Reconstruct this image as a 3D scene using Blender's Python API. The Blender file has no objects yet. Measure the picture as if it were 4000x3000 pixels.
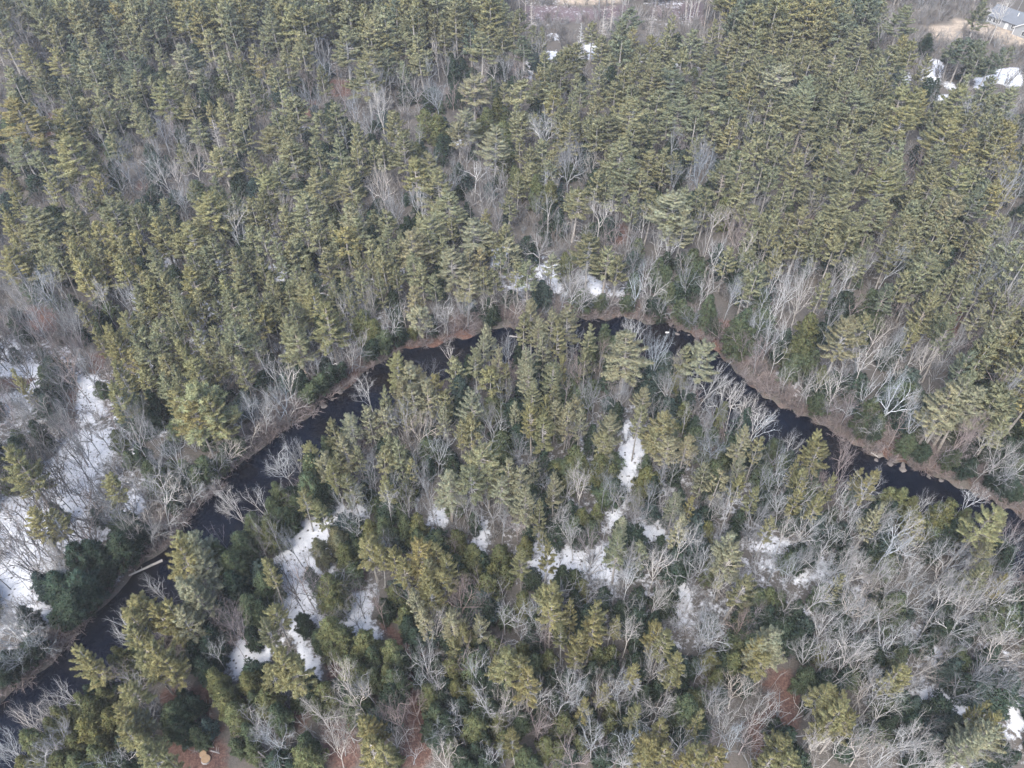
import bpy, math, random
import numpy as np

# ------------------------------------------------------------------ camera, light, exposure
S = bpy.context.scene
COL = S.collection
PI = math.pi
R = math.radians
CAM_H, DEP, F = 100.0, R(47.0), 3043.0          # height above the ground, look-down angle, focal length in photo pixels
cam = bpy.data.cameras.new('camera'); cam_o = bpy.data.objects.new('camera', cam); COL.objects.link(cam_o)
cam_o.location = (0, 0, CAM_H); cam_o.rotation_euler = (PI/2 - DEP, 0, 0)
cam.sensor_width = 36; cam.lens = 36*F/4000; cam.clip_start = 1; cam.clip_end = 9000
S.camera = cam_o

SUN_EL, SUN_AZ = R(52), R(205)                   # a soft sun behind thin cloud, from behind the camera and to its left
W = bpy.data.worlds.new('World'); S.world = W; W.use_nodes = True
wn = W.node_tree.nodes; wl = W.node_tree.links
sky = wn.new('ShaderNodeTexSky'); sky.sky_type = 'NISHITA'; sky.sun_disc = False
sky.sun_elevation = SUN_EL; sky.sun_rotation = SUN_AZ; sky.air_density = 1.0; sky.dust_density = 3.0; sky.ozone_density = 1.0
wl.new(sky.outputs[0], wn['Background'].inputs[0]); wn['Background'].inputs[1].default_value = 0.14
sun = bpy.data.lights.new('sun', 'SUN'); sun_o = bpy.data.objects.new('sun', sun); COL.objects.link(sun_o)
sun.energy = 1.3; sun.angle = R(34); sun.color = (1.0, 0.98, 0.94)
sdir = np.array([math.sin(SUN_AZ)*math.cos(SUN_EL), math.cos(SUN_AZ)*math.cos(SUN_EL), math.sin(SUN_EL)])
from mathutils import Vector, Matrix, Euler
sun_o.rotation_euler = Vector(sdir).to_track_quat('Z', 'Y').to_euler(); sun_o.location = (0, -50, 160)
S.view_settings.view_transform = 'Standard'; S.view_settings.look = 'None'
S.view_settings.exposure = 2.45; S.view_settings.gamma = 1.0
S.cycles.max_bounces = 5; S.cycles.diffuse_bounces = 3; S.cycles.glossy_bounces = 2; S.cycles.transmission_bounces = 2
S.cycles.caustics_reflective = False; S.cycles.caustics_refractive = False
S.cycles.use_denoising = True
random.seed(7); rng = np.random.default_rng(7)

# ------------------------------------------------------------------ photo pixel <-> ground
cD, sD = math.cos(DEP), math.sin(DEP)
def ray_at(px, py, z=0.0):
    u, v = (np.asarray(px, float)-2000)/F, (1500-np.asarray(py, float))/F
    dy = cD + v*sD; dz = -sD + v*cD
    t = (z-CAM_H)/dz
    return u*t, dy*t
def project(x, y, z):
    z = z-CAM_H
    dep = y*cD - z*sD; up = y*sD + z*cD
    return 2000 + F*x/dep, 1500 - F*up/dep, dep
def tile_px(t, x, y): return t[0]*1000 + x*4.521, t[1]*750 + y*4.521

# ---------------------------------------------------------------- survey of the place
# Each tile covers 1000 x 750 photo pixels; entries are "x y width[tone]" in tenths of a
# tile cell (221 x 166 per tile).  P white pine tip, H hemlock tip, B bare crown centre.
# tones: y yellow, l pale, d dark, w white, p pinkish, b bluish
SURVEY = {
(0,0): dict(
P="27 3 14;40 6 16;52 9 10;67 3 10;78 3 20;101 3 16;115 2 10;139 2 12;152 4 12;151 11 14;176 3 15;192 16 18;212 10 15;205 1 12;70 22 18;45 19 12;80 32 16;108 23 14;122 33 12;134 37 10;155 39 22l;4 31 10;20 38 14y;47 40 20y;74 44 18;113 47 22d;178 26 16;191 49 18;206 43 12;218 38 12;29 53 14;8 58 16;54 67 16;86 62 14;102 69 12;117 62 12;130 66 8;157 70 12;139 70 22y;75 52 16;202 64 10;215 70 14;84 77 14;72 83 16;12 86 30y;48 93 18y;54 117 28y;82 92 12;97 87 12;118 90 16;163 86 12;180 89 12;190 87 14;97 116 14;6 122 14;14 117 18;31 130 12;77 123 12;156 127 10;188 128 20;206 103 14;215 132 14;38 150 16y;85 150 14y;4 147 12y;12 158 14y;167 158 12;186 153 12;71 160 10;95 12 14d;60 30 12d;130 14 12d;168 12 12d;90 40 12d;165 45 14d;62 50 12d;100 52 12d;35 68 14d;60 85 14d;110 78 14d;175 66 12d;148 60 14;208 80 14;170 105 14;200 116 12;125 100 14",
H="28 87 10d;62 48 10d;175 78 12d;128 142 10d;95 140 10d;85 33 8d;64 96 10d;205 92 8d",
B="20 25 30;30 22 20;105 140 24;112 128 22;140 115 18;140 145 24w;155 125 22;165 135 24;58 160 18;35 95 14;88 120 12;178 72 12;150 150 20w;120 150 16;25 122 14;175 120 16;42 92 14p;148 112 18p;3 12 16p;100 155 18;130 130 18;30 108 14"),
(1,0): dict(
P="12 4 10;22 3 14;40 4 14;62 1 18;65 13 10;84 3 12;93 5 10;105 2 14;120 2 16d;102 17 22;139 11 14;127 21 14;128 28 12;168 3 16;153 16 10;162 17 12;177 13 14;196 9 12;199 17 16;214 4 14;212 24 18;192 30 18;140 32 18;111 30 16y;75 28 24;97 29 14;38 26 16;5 35 8;14 14 18;31 6 10;25 36 10;39 38 16;25 48 16;5 50 14;98 44 22;94 57 24;120 48 10;127 53 10;55 58 12;3 72 10;22 78 16;32 84 18;19 95 12;23 106 16;32 101 12;68 90 16;54 97 16;187 66 22l;203 67 10;215 71 10;177 94 22l;119 98 18;127 115 18;12 111 22;28 116 16;30 122 18;50 121 16;71 119 16;87 107 12;88 123 16;100 123 10;107 123 16;147 132 18;135 137 20y;158 145 24;52 145 22;78 139 14;81 146 20;10 152 18y;36 126 14;68 146 10;2 142 10y;17 141 20;206 108 22l;143 46 14;112 42 14d;150 5 12d;75 10 12d;50 8 12d;135 2 12d;185 5 12;160 14 14d;185 20 12d;15 62 14;40 70 12;175 105 14l",
H="145 95 14y;158 98 14y;199 92 12y;208 84 12y;193 101 10y;213 102 14y;212 128 12y;213 118 12y;139 123 12y;170 50 10d;62 90 10d;160 115 12d;75 102 12d;44 62 8d;100 116 10d;157 162 10d;60 150 10d",
B="55 45 18;60 60 18;50 85 22;110 70 20;85 92 18;108 95 28w;130 92 24;158 82 26;157 45 14w;172 45 14;70 60 12p;165 160 18;140 120 14w;150 140 12;172 145 18;188 150 22w;110 158 26w;35 155 16;60 118 16;78 117 18;93 117 16;102 108 22;205 60 14w;215 150 16;215 57 12;10 40 16;35 98 10;140 75 20;125 72 18;75 78 14p;45 72 14p;190 84 18p;200 78 16p;170 80 14p;10 125 12;200 140 14;180 130 16;205 155 16;165 55 12;148 60 12"),
(2,0): dict(
P="8 8 12;3 18 10;19 24 8;9 33 14d;26 25 8;48 43 16;54 36 18;70 21 12;78 32 14;103 9 18d;97 20 16;106 26 14;94 31 16;140 13 12;122 31 12y;134 30 14;156 26 16;176 16 12;192 8 14;206 3 18;190 30 14;201 23 14;148 44 16;112 40 14;100 35 12;125 46 14;97 56 16;105 54 10;124 55 20;134 57 16;175 53 20;170 70 12;200 40 14;193 50 14;215 45 14;214 25 12;23 58 12;35 54 10;43 58 12;57 63 8;78 56 14;8 70 20;22 70 12;35 72 14;37 78 14y;54 79 12;60 73 14;55 91 14;70 90 10l;73 83 14;90 70 18;105 72 12;118 62 14;92 88 10y;107 85 24;128 78 20;146 82 22;142 60 24d;172 83 20;193 77 10;204 74 14y;190 86 18;215 55 16;210 80 16;4 90 12;10 97 16;20 98 10;52 100 20;85 101 24;76 102 18;108 108 18;98 120 22;132 128 14;142 131 12;120 131 18;101 137 22;111 148 16;192 105 14;198 92 12;188 127 10;160 120 12y;186 140 18;200 133 20;200 152 20;215 120 18;212 105 14;218 142 14;27 120 16;18 126 12;8 118 10;74 147 14;82 147 14;84 130 12;55 162 14;90 160 14;175 105 14;5 150 10;18 140 14;30 138 14;35 128 12;150 164 14;163 160 10;165 85 16;118 100 14;136 96 16;160 95 16;152 72 14;30 44 10;85 46 12;108 48 10;172 40 12;185 62 14;205 62 14;66 100 12;40 95 14",
H="2 142 10y;5 145 10y;22 150 14y;33 155 14y;45 100 8d;92 104 10d;105 128 8d;148 68 8d;86 56 10d;20 84 10d;28 96 8d;118 118 8d",
B="7 60 14p;73 67 18;58 58 12;30 110 28w;50 140 28;28 155 16w;41 160 10w;58 125 12;69 140 8w;165 145 28;165 130 24;205 105 16;120 115 12;150 118 16p;25 40 14;62 130 14;50 128 14;175 150 14;142 150 14;190 118 14;200 110 12;8 65 10;68 72 12;140 122 14;175 98 12;150 46 8;64 118 12;10 108 10"),
(3,0): dict(
P="3 4 10;18 2 14;33 3 14;15 12 16;25 20 20;8 22 14;45 17 14;54 13 12;60 17 14y;68 12 18d;84 23 20;102 1 12;120 5 20;187 1 14d;118 32 16y;108 42 18;125 37 12y;150 33 9;165 34 13d;174 33 13d;181 36 13d;188 37 12d;203 41 8d;211 40 8d;6 34 12;20 37 10;34 36 14;43 40 12;61 38 14y;60 42 20;38 48 14;27 44 10;48 55 12;18 52 10;2 48 14;90 54 14;84 64 12;72 67 18;36 66 18;12 58 22l;65 60 14;78 70 14;92 70 16;117 62 12;77 80 22;32 77 20;20 80 14;56 84 16;108 92 8;99 88 16;118 75 22y;128 76 18y;172 65 12;168 75 22y;195 69 14;211 75 18;33 95 24;28 83 14;14 93 16;56 92 16;78 96 16;97 104 8;90 112 20;121 93 20y;164 96 14y;159 104 22y;177 113 16y;111 113 14;50 112 10;17 115 14;66 112 20;78 120 16;117 124 16;147 125 14;155 130 12;196 126 14y;212 126 12y;176 134 14;10 130 16;55 128 14;70 130 20;110 137 20;141 143 16;103 148 22y;147 150 18;168 146 26y;212 143 16y;31 141 14;46 148 14;62 145 22;80 150 14;70 157 16;128 156 14;190 157 12;18 156 14;5 146 12;216 100 10;212 108 14y;5 80 16;45 75 14;48 66 14;100 52 14;135 80 14y;150 88 12;198 82 14;5 105 14;40 118 14;28 132 14;92 132 14;190 98 12;180 92 14;105 65 12;70 52 14;6 12 12;82 40 12;142 108 10;115 150 12;185 145 12;95 92 12;88 78 14;140 48 10;95 42 14d;196 46 12d",
H="140 67 12d;149 68 8d;183 80 10d;75 50 10d;66 30 10d;44 90 8d;52 76 8d;108 130 8d",
B="100 22 14w;180 25 10;135 140 18p;198 110 30;210 90 18;35 140 20;200 130 14;190 150 16;145 100 10;12 140 12;26 60 8;175 100 20;205 118 20;215 115 20;130 132 16p;80 130 10;142 90 12;205 145 14;180 122 16;195 138 16;100 120 12;118 145 14p;88 140 10"),
(0,1): dict(
P="3 14 10y;25 15 28;56 18 16;8 22 12y;92 4 18;103 2 12;114 14 12;120 8 10;131 12 10;139 5 12;58 3 10;180 1 26y;200 3 14;216 6 14;133 22 16y;82 27 12y;96 29 20y;74 34 14y;57 35 10y;59 44 14y;79 45 12;84 42 14;148 24 10;159 27 20y;115 34 12y;152 38 12;13 40 10y;45 51 14;33 52 14;5 49 22y;95 49 14y;99 54 12y;72 53 10;67 59 14y;74 62 16y;101 60 16y;117 62 8y;131 60 18;124 68 14;182 39 16;176 46 12;192 35 10;160 63 22y;206 62 16;191 72 14y;197 81 20;150 79 14;115 81 16;128 77 16y;130 88 16y;157 87 14;183 90 10;210 92 18;68 95 10y;104 102 18y;130 110 22;157 100 10y;196 110 26;214 102 14;80 118 10y;90 117 18y;96 124 14y;132 125 20;153 125 16y;175 131 14;196 128 18;108 138 14y;98 147 16y;121 136 14;121 152 14y;142 140 14;169 143 26y;185 145 12;160 138 12y;9 153 6y;40 30 14;70 20 14;105 40 12;28 30 16;18 30 14;140 30 14;170 22 14;190 18 14;215 30 14;62 50 12;140 70 12;180 75 12;165 85 12;205 75 14;215 82 14;145 95 14;120 95 14;165 112 14;145 112 14;182 118 14;112 125 14;120 118 12;205 140 12;150 150 14;215 118 14;200 48 12;130 48 10;165 52 12;36 40 12;88 15 12;210 48 12;140 158 12",
H="120 55 12d;175 68 10d;148 62 10d;88 70 10d;178 108 10d;85 103 10d;125 8 10d;52 62 8d;150 18 8d;215 86 10d;8 104 10d;20 112 8d;115 102 8d;60 88 8d;40 14 10d;145 100 8d;155 130 8d;205 112 8d",
B="45 5 18w;155 6 20;70 8 16;200 30 24w;38 80 26w;55 80 22;20 92 26w;12 106 18;45 100 20;88 92 20w;105 90 16;60 120 28;28 122 18p;55 135 22p;70 150 22;210 155 22w;182 80 14d;25 55 16;20 130 14;45 155 18;8 118 16p;35 110 18p;50 112 18;70 132 18p;62 105 14;15 148 14;30 140 16;5 135 12;75 140 16;190 140 14;200 150 14;112 92 14w;122 94 10w;30 92 18;65 92 14;10 88 18;40 125 18p;55 155 16;15 160 14;165 4 16;205 38 16w;52 2 12"),
(1,1): dict(
P="4 0 14;41 1 20;9 11 14;5 30 14;54 12 18;78 10 14;82 15 16l;87 2 10;111 17 16;112 30 14;76 30 18y;88 22 18;39 24 14;50 28 16;25 24 6y;15 39 14;33 40 18;44 55 8y;60 52 16;99 42 14;108 48 14;119 43 14;132 34 24l;140 40 14;125 36 10;152 21 22;168 2 22;170 22 10;188 26 22l;199 16 8y;217 5 12;218 41 14l;172 48 20l;180 70 18l;185 50 12l;193 50 10l;132 55 18;137 82 14l;140 97 16l;154 72 12;89 68 12;75 68 12;105 68 10;86 52 10;97 58 10;32 62 16;43 70 18;50 72 14d;17 78 12;28 80 10;50 83 22y;58 94 26y;8 86 12;18 96 12;36 97 10;3 100 14y;25 107 18;32 115 28;123 140 20y;130 148 24l;143 152 18l;155 158 12y;170 143 14;200 115 12l;195 124 16l;206 135 14l;190 134 14;200 152 16y;216 152 10;22 12 14;65 25 12;20 55 12;68 40 12;100 15 10;142 62 14;160 40 12;205 35 12;210 50 12;150 35 14;65 78 12;28 45 12;5 55 12;12 70 12;80 85 10;112 58 12;122 65 10;205 68 12;195 66 14;30 95 12;215 28 12;140 18 10",
H="91 101 20y;100 110 16y;115 122 16;140 124 8y;206 100 12d;98 15 10d;100 28 12d;130 20 10d;162 60 10d;118 85 12d;127 118 12d;180 130 12d;175 160 16b;68 92 10d;70 65 8d;52 105 12d;122 100 10d;150 105 10d;88 155 10d;65 150 12d;105 128 12d;8 135 10d;35 150 12d;156 62 8d;200 90 10d;182 8 8d;172 30 8d;60 42 8d;45 118 8d;212 108 12d;118 75 8d",
B="70 5 18;105 5 18;122 10 22;140 10 24w;185 10 22;197 8 18;210 12 16;93 22 14;22 35 16p;24 15 16;148 55 20;102 98 22w;78 100 18w;115 118 14w;128 105 14w;165 100 26w;155 105 18;185 100 22w;215 90 14w;80 120 14w;85 135 16w;92 130 18w;62 135 20w;48 130 18w;15 155 18w;5 125 16;95 152 22;90 145 20;188 118 16p;175 110 16p;165 137 16w;148 150 10;212 122 14;215 140 12;55 150 18;30 140 14;70 122 14;138 108 16w;148 116 16w;118 108 12w;200 95 16w;208 85 12w;142 64 14;98 80 14;195 22 12;208 25 14;160 15 16;110 12 14;5 145 14w;25 160 16w;40 145 16;178 85 12;85 92 12;98 110 14;150 122 12p"),
(2,1): dict(
P="55 -2 22;12 19 8;105 2 12;121 0 14;133 2 18;145 0 28l;170 0 12;198 0 14;210 16 12;208 34 12;207 50 12;215 65 14;68 40 20;82 50 18;92 56 12;34 55 12l;15 58 14;3 42 12;15 92 16l;22 108 16l;10 105 12;34 103 16l;50 97 18l;68 115 12;100 126 34l;168 132 28l;150 134 12;12 135 16l;15 150 16l;36 147 16;44 141 8y;65 140 10;188 48 12;150 15 18l;138 22 14;215 18 12;205 70 12;5 62 12;28 122 12l;40 112 14",
H="46 53 10y;185 5 16y;128 58 12;135 64 14;138 78 12;158 50 14;148 92 12;170 90 14;197 106 24;78 118 10;88 124 12;28 77 14b;80 90 10;101 104 12;78 105 12;68 88 8b;100 93 10;107 70 10;33 5 10d;42 15 10d;110 40 12;148 148 12y;205 100 12;130 90 10d;165 60 10;160 70 12d;20 84 10b;68 125 12;118 98 10d;175 108 10d;5 128 10d;58 145 10d;110 148 8d;180 45 10d;145 72 12;158 60 12;152 98 10;24 140 10d;195 70 10d",
B="20 10 16;32 15 16w;75 25 26w;25 40 28;52 32 16;95 10 14;90 25 8w;115 28 16w;98 47 14;104 55 16;128 45 22w;138 48 16w;122 80 28w;118 65 16w;108 82 16w;52 78 26w;60 85 20w;88 85 16w;150 60 16;172 30 20w;172 75 16w;190 85 28w;180 60 20w;195 35 22p;205 10 16;217 90 16w;218 35 12;150 110 16;110 115 10w;100 120 8w;118 130 10;125 140 24w;140 148 20;30 138 16;52 130 14;62 155 24p;48 155 14w;77 135 12p;175 115 12p;190 150 20w;205 140 16;5 100 12w;10 25 16;40 25 14;62 18 16;85 8 14;105 15 12;160 25 16;185 25 16p;200 50 16w;210 75 16w;215 50 14w;165 45 16;165 85 14w;205 115 14;215 115 16w;195 60 18w;130 92 18w;112 95 16w;88 95 14w;65 98 14w;45 90 16w;92 38 16p;65 35 12;82 35 14p;105 32 12;110 62 16;200 25 18p;215 10 14;155 75 14;158 105 12;2 75 14w;90 145 16;76 150 14;35 128 12;50 118 10;200 128 14p;215 135 14p;178 50 14w;190 20 16"),
(3,1): dict(
P="66 0 22;8 4 12;30 12 18;20 18 10;60 15 18;76 18 16;55 25 16;28 36 14;97 8 22;104 0 16;128 5 16;122 18 18;117 32 22;145 0 16;140 15 14;166 3 20l;183 0 18d;205 21 22;181 26 12;185 42 18l;152 40 16;143 54 26;83 51 14;52 68 12;10 44 10;9 54 12;108 80 18d;120 66 12;160 66 12;142 88 18;178 78 14;195 67 16;205 50 14;217 80 12;70 112 28l;87 106 14;130 115 8y;165 108 18;205 107 22l;213 123 14y;197 128 18y;178 137 16d;180 155 18;45 32 12;150 75 14;190 95 16l;85 9 12;45 20 14;18 32 12;110 45 14;165 25 14;195 40 14;172 62 12;212 95 16;60 40 12;130 30 14;90 38 10;205 85 14;135 62 14;155 98 12;5 30 10;72 30 14;215 45 14;8 18 12;160 14 12;150 28 14;218 140 12y",
H="92 83 14;40 105 18y;30 120 18y;25 140 16;83 15 12d;45 115 12d;160 45 10d;165 35 10d;110 130 10d;215 150 12;35 130 16;150 60 10d;18 118 12d;42 136 12;172 15 10d;88 25 10d;36 55 8d;100 98 12;128 108 8d;205 142 10d;60 100 10d;50 150 12y;190 148 10d;120 80 8d;12 128 10d",
B="40 7 22;12 18 16;105 60 22w;36 74 22w;20 82 22w;10 90 16w;28 95 12w;70 75 22w;8 140 20w;55 105 16;110 130 24w;135 120 18;130 97 12p;160 135 24w;85 150 32w;115 155 22w;140 140 22w;35 160 18w;17 157 16w;200 75 20;200 150 18;40 35 16p;62 80 18w;5 110 18w;15 125 16w;30 85 16w;45 85 14;60 65 16;75 95 14p;120 112 12;95 118 12w;100 140 20w;125 140 18w;70 140 14w;150 125 14w;150 150 18;165 150 18;60 155 18;45 165 18w;100 160 20w;5 75 18w;8 60 14w;25 65 14;36 40 16p;8 100 20w;2 125 20w;185 118 14;180 125 14p;165 125 14p;205 140 12;50 122 12;80 130 14;115 95 12p;90 60 14;80 66 16w;55 88 12;140 108 12;185 68 14w;172 82 12w;215 140 12;98 48 14"),
(0,2): dict(
P="93 2 20y;165 0 40y;150 8 24y;180 10 26y;162 14 26y;5 57 28y;93 79 18y;26 111 20y;40 113 20y;151 123 26y;165 130 26l;148 140 26y;172 142 20l",
H="118 12 14;35 8 16b;25 30 14d;10 47 18d;175 62 18;168 70 12;125 68 18;205 45 12;98 128 24d;110 124 16d;60 138 26d;75 136 24d;85 145 18d;118 118 14d;43 103 8b;80 108 8b;128 5 12d;217 112 20;205 128 18;196 147 22;183 135 16;118 52 14d;195 50 12d;212 135 12;30 165 16b;190 58 12;145 90 12d;65 148 16",
B="20 15 24;40 20 26;48 35 24;60 45 22;12 30 20;72 15 16;115 35 24;120 52 32;105 72 24;148 60 20w;160 75 24w;140 100 40w;130 88 22w;185 62 26w;215 20 22w;220 40 16w;88 95 22;112 118 22w;135 130 18w;62 120 16d;75 95 14d;45 70 20d;30 65 20d;5 90 14d;55 145 24w;45 140 16w;8 160 16w;20 145 16;75 132 12d;195 100 24w;218 98 18w;190 130 12p;85 70 18;70 75 16d;100 50 20;135 45 20;140 70 20;150 85 20w;165 92 18w;200 55 18w;205 30 18w;118 90 18;92 110 16;60 85 16d;35 90 18d;15 75 18d;50 105 16d;25 130 16d;5 140 18;70 55 18;82 35 16;110 20 16;5 10 18;30 40 18;50 60 16;128 118 16w;100 110 14;40 160 16w;55 30 18;10 65 18;145 115 14w;62 62 16d;48 90 16d;30 105 14d"),
(1,2): dict(
P="125 -3 18l;135 0 18l;110 6 12;127 13 6y;98 20 14l;111 19 14l;80 27 18l;66 32 12;115 42 12;162 8 12;160 21 10l;187 7 22l;174 30 14;185 28 14;147 -2 16l;45 48 16y;56 60 16l;67 66 14y;74 46 16l;70 56 14;87 52 12;109 55 14;123 49 12;134 64 8y;193 55 34;165 76 22l;217 66 16l;210 82 18l;110 79 14y;80 79 18;37 91 16y;25 99 12;55 102 12y;95 132 24y;118 144 14y;140 135 26y;163 146 18y;6 155 14y;155 136 14y;186 70 24;200 68 22;103 140 16y;128 152 16y;150 150 16",
H="68 33 10;57 43 12;45 60 20;45 78 24;53 88 18d;13 84 14;10 98 14;8 115 18y;18 108 16;128 83 12y;110 115 16;97 118 16y;126 115 14;119 124 10;138 112 14y;137 120 14y;125 102 10;156 128 16;174 127 18y;187 138 16y;212 139 16y;205 152 12y;75 140 14y;67 124 16l;52 135 14l;50 -2 14;65 -4 14;165 55 14d;175 15 12d;216 155 12y;178 158 14y;43 150 6d;38 140 8b;46 160 8d;32 95 14;25 108 14;70 130 14l;82 155 12;148 64 10d;118 68 10d;170 62 14d;95 68 10d;134 78 10d;62 82 14d;175 5 10d;205 5 10d;92 85 10d;150 40 10d;140 125 12;145 132 12;108 122 14;160 50 10d;100 90 8d;188 110 8d;196 145 12d",
B="5 20 26w;15 8 18w;38 15 26w;95 10 24w;26 70 32w;32 62 20w;130 30 26;140 35 32w;155 55 18w;205 25 26;200 45 22w;180 42 16;95 78 18;100 85 14;145 75 18;78 108 22w;85 122 16w;97 110 14w;114 103 22w;130 105 14;140 110 16;160 115 18;182 110 24;200 118 18;212 122 16;10 125 16;22 125 16;42 112 14d;48 120 12d;5 145 16d;33 138 16b;3 100 12w;100 62 12;170 140 10p;120 30 14;88 62 12;152 22 14;165 42 14;195 12 16;215 8 16;148 12 14;135 55 14;175 92 14;150 95 14;205 108 14;120 85 12;100 95 14;152 105 14;172 115 14;190 125 14;220 110 14;25 12 18w;8 30 16w;130 92 12;210 40 18w;45 155 10"),
(2,2): dict(
P="36 0 8;3 13 8l;18 18 16y;29 25 18y;38 15 14l;31 11 8y;48 17 16l;56 13 12l;60 20 10l;113 2 14l;112 20 14;86 30 24l;132 24 26;138 45 18l;153 43 18l;203 35 16l;215 48 10;20 65 8l;38 77 14l;5 72 20l;12 90 20l;170 67 12l;179 76 14l;200 63 14l;212 90 12y;143 95 16l;157 97 8y;147 113 12l;97 113 12l;95 128 18;113 135 12;190 127 22l;195 140 22l;9 140 16y;30 136 14y;28 126 6;25 100 10;15 -2 14;126 36 14;200 80 10y;82 40 16",
H="55 55 20y;77 61 18y;38 70 12y;118 69 18y;110 87 10l;150 15 12y;182 56 8;185 64 10;61 107 14y;74 103 10y;55 115 12;52 100 12d;70 35 12d;12 130 10y;171 118 12y;185 15 10y;118 60 8;130 130 10d;175 150 14;45 155 12d;195 118 10d;22 40 12d;48 62 14;125 80 12d;205 20 12d;60 122 12d;35 100 10d;150 52 10d;160 28 10d;180 95 10d;200 108 10d;100 80 8b;118 140 8d;15 120 10d;70 118 10;140 102 10d;92 15 10d;130 8 10d;5 35 12d;52 38 10d;148 90 10d;170 88 8d;215 60 10d;110 150 10d;190 55 8d;28 58 10d;62 65 14y;86 68 12y;125 76 12y",
B="12 2 16;68 5 22;72 14 18;92 10 20;125 22 20;150 5 18;140 5 22w;165 15 16;185 5 28w;192 18 22w;205 15 22w;150 30 18;170 40 24;175 50 20;48 40 16;60 42 12;28 42 16;10 62 18;60 88 24w;40 110 20w;80 90 18;90 90 14;55 130 26w;70 135 20p;5 115 18p;110 110 22;115 62 14w;102 55 10w;130 75 18;140 80 16;160 82 16;165 140 20;188 108 28w;210 115 22;215 80 14;145 140 26w;165 150 22w;100 155 22;125 155 22w;80 125 16;215 140 14;135 115 18;30 90 16;50 50 14p;70 52 12;80 20 14;105 12 16;45 8 14p;165 60 16;190 40 18;210 65 14;190 88 16;175 105 18;205 100 16;120 98 14;100 100 14;130 95 14;115 122 16;15 105 14;25 80 14;45 90 14;5 55 14;70 75 12;85 140 16;40 150 14;130 145 18;150 125 18;175 135 16;215 155 16;180 160 16;150 65 16;140 60 14;215 30 16w;200 50 14;60 10 14;25 150 12;90 110 14;178 20 18;155 160 18"),
(3,2): dict(
P="170 -3 30l;160 2 24l;182 4 24l;172 8 24l;205 27 18;204 5 12d;215 10 14d;46 41 18y;50 52 20y;32 75 12y;34 86 12y;45 96 14y;27 62 8y;94 73 18y;98 104 12l;134 114 14y;195 106 26y;193 140 18;190 157 18;58 80 8y;4 115 10;80 75 8y;197 118 20y;65 160 8;200 112 16;198 18 14d",
H="108 90 16y;118 90 16y;130 92 14y;160 102 22y;152 103 16y;175 105 16y;45 10 16;92 12 16;85 25 18;125 45 14;165 62 14;215 80 16d;172 75 12d;60 125 10d;42 65 16d;215 140 16d;28 72 12d;110 102 16d;165 118 16d;60 105 12d;78 88 10;90 35 14d;210 100 14d;180 65 12d;200 45 14d;20 58 12d;8 48 14;135 60 10d;100 25 12;140 55 12d;212 45 12d;70 140 12d;20 90 12d;110 130 12d;45 135 12d;150 135 12d;195 90 12d;215 120 12d;15 60 12;95 135 10d;128 125 10d;30 105 10d",
B="35 8 18w;60 5 20w;70 18 22p;110 8 32w;125 15 20w;65 28 16w;95 38 14w;115 35 18p;145 35 24w;165 45 24p;175 38 20p;185 50 20w;155 60 16p;200 75 36w;185 88 22w;20 50 26w;68 65 18p;65 80 16p;10 70 16w;12 85 20w;45 85 14p;85 95 32w;75 120 26w;35 120 22w;15 105 18w;55 130 22w;105 140 36w;100 120 22w;125 150 26w;140 130 18w;165 145 32w;175 130 16p;135 105 14w;215 130 16p;85 150 26w;60 150 22w;30 150 22;15 130 18w;215 150 14;5 20 12w;55 18 16p;88 5 18w;75 35 14p;205 60 20w;215 70 18w;190 70 16w;170 58 14p;70 108 18w;90 110 20w;115 120 22w;120 135 20w;145 150 22w;150 165 22w;180 145 20;200 165 16;5 90 16;25 95 16w;55 112 16w;45 145 20w;10 150 16;75 160 22w;100 162 20w;125 165 20w;50 165 18w;20 165 18;170 165 20p;150 118 16w;205 140 16;215 165 16;145 20 18w;130 30 16w;60 95 14w;185 120 12;5 60 14"),
(0,3): dict(
P="155 2 26l;168 -4 24l;170 8 20l;118 17 24y;128 22 20y;143 28 22y;158 32 22l;108 32 24y;112 46 22y;130 60 28y;122 68 20y;138 70 18y;62 62 20y;70 70 16y;106 97 22y;102 112 20y;112 120 20l;106 130 20y;120 140 22y;128 152 22y;140 158 18y",
H="45 -2 26d;65 -4 30d;78 4 28d;60 14 28d;85 16 20d;79 57 14;93 58 14y;90 66 14y;100 47 14;17 28 16b;195 -2 20d;212 16 18;180 45 18d;165 58 20d;145 112 24;140 120 18;150 124 18d;163 104 14d;167 133 12;48 100 16y;63 100 14y;83 97 16y;70 92 14d;40 110 16y;35 122 18y;75 108 20y;72 125 26y;85 140 20y;20 136 22y;28 150 20y;60 140 20y;190 100 20y;200 112 20y;212 85 18y;210 130 14;3 85 20d;2 65 14d;60 66 16;175 125 10b;217 100 12;182 84 16y;188 92 18y;90 118 20y;82 126 18d;100 140 16d;30 60 18d;20 72 18d;45 70 16d;172 70 18d;186 22 18d;170 35 16d;175 55 18d;155 98 10d;200 140 12;215 45 14d;45 155 22y;62 158 20y;78 152 20y;15 158 18y;100 155 18d;215 145 14;205 12 14d",
B="60 2 20w;12 50 40w;30 58 26w;22 70 18w;5 72 16w;20 100 22w;55 92 14w;95 40 14w;103 25 12w;130 6 12w;175 30 30w;195 35 20p;205 45 26p;187 68 20w;105 85 24p;118 92 16w;5 140 22w;45 140 28w;40 152 22w;27 125 10w;215 125 16w;95 160 14w;110 158 14w;4 155 16w;205 60 16p;196 70 14w;125 118 14w;40 55 16w;8 40 16w;18 38 16w;60 22 12w;10 110 14w"),
(1,3): dict(
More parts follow.
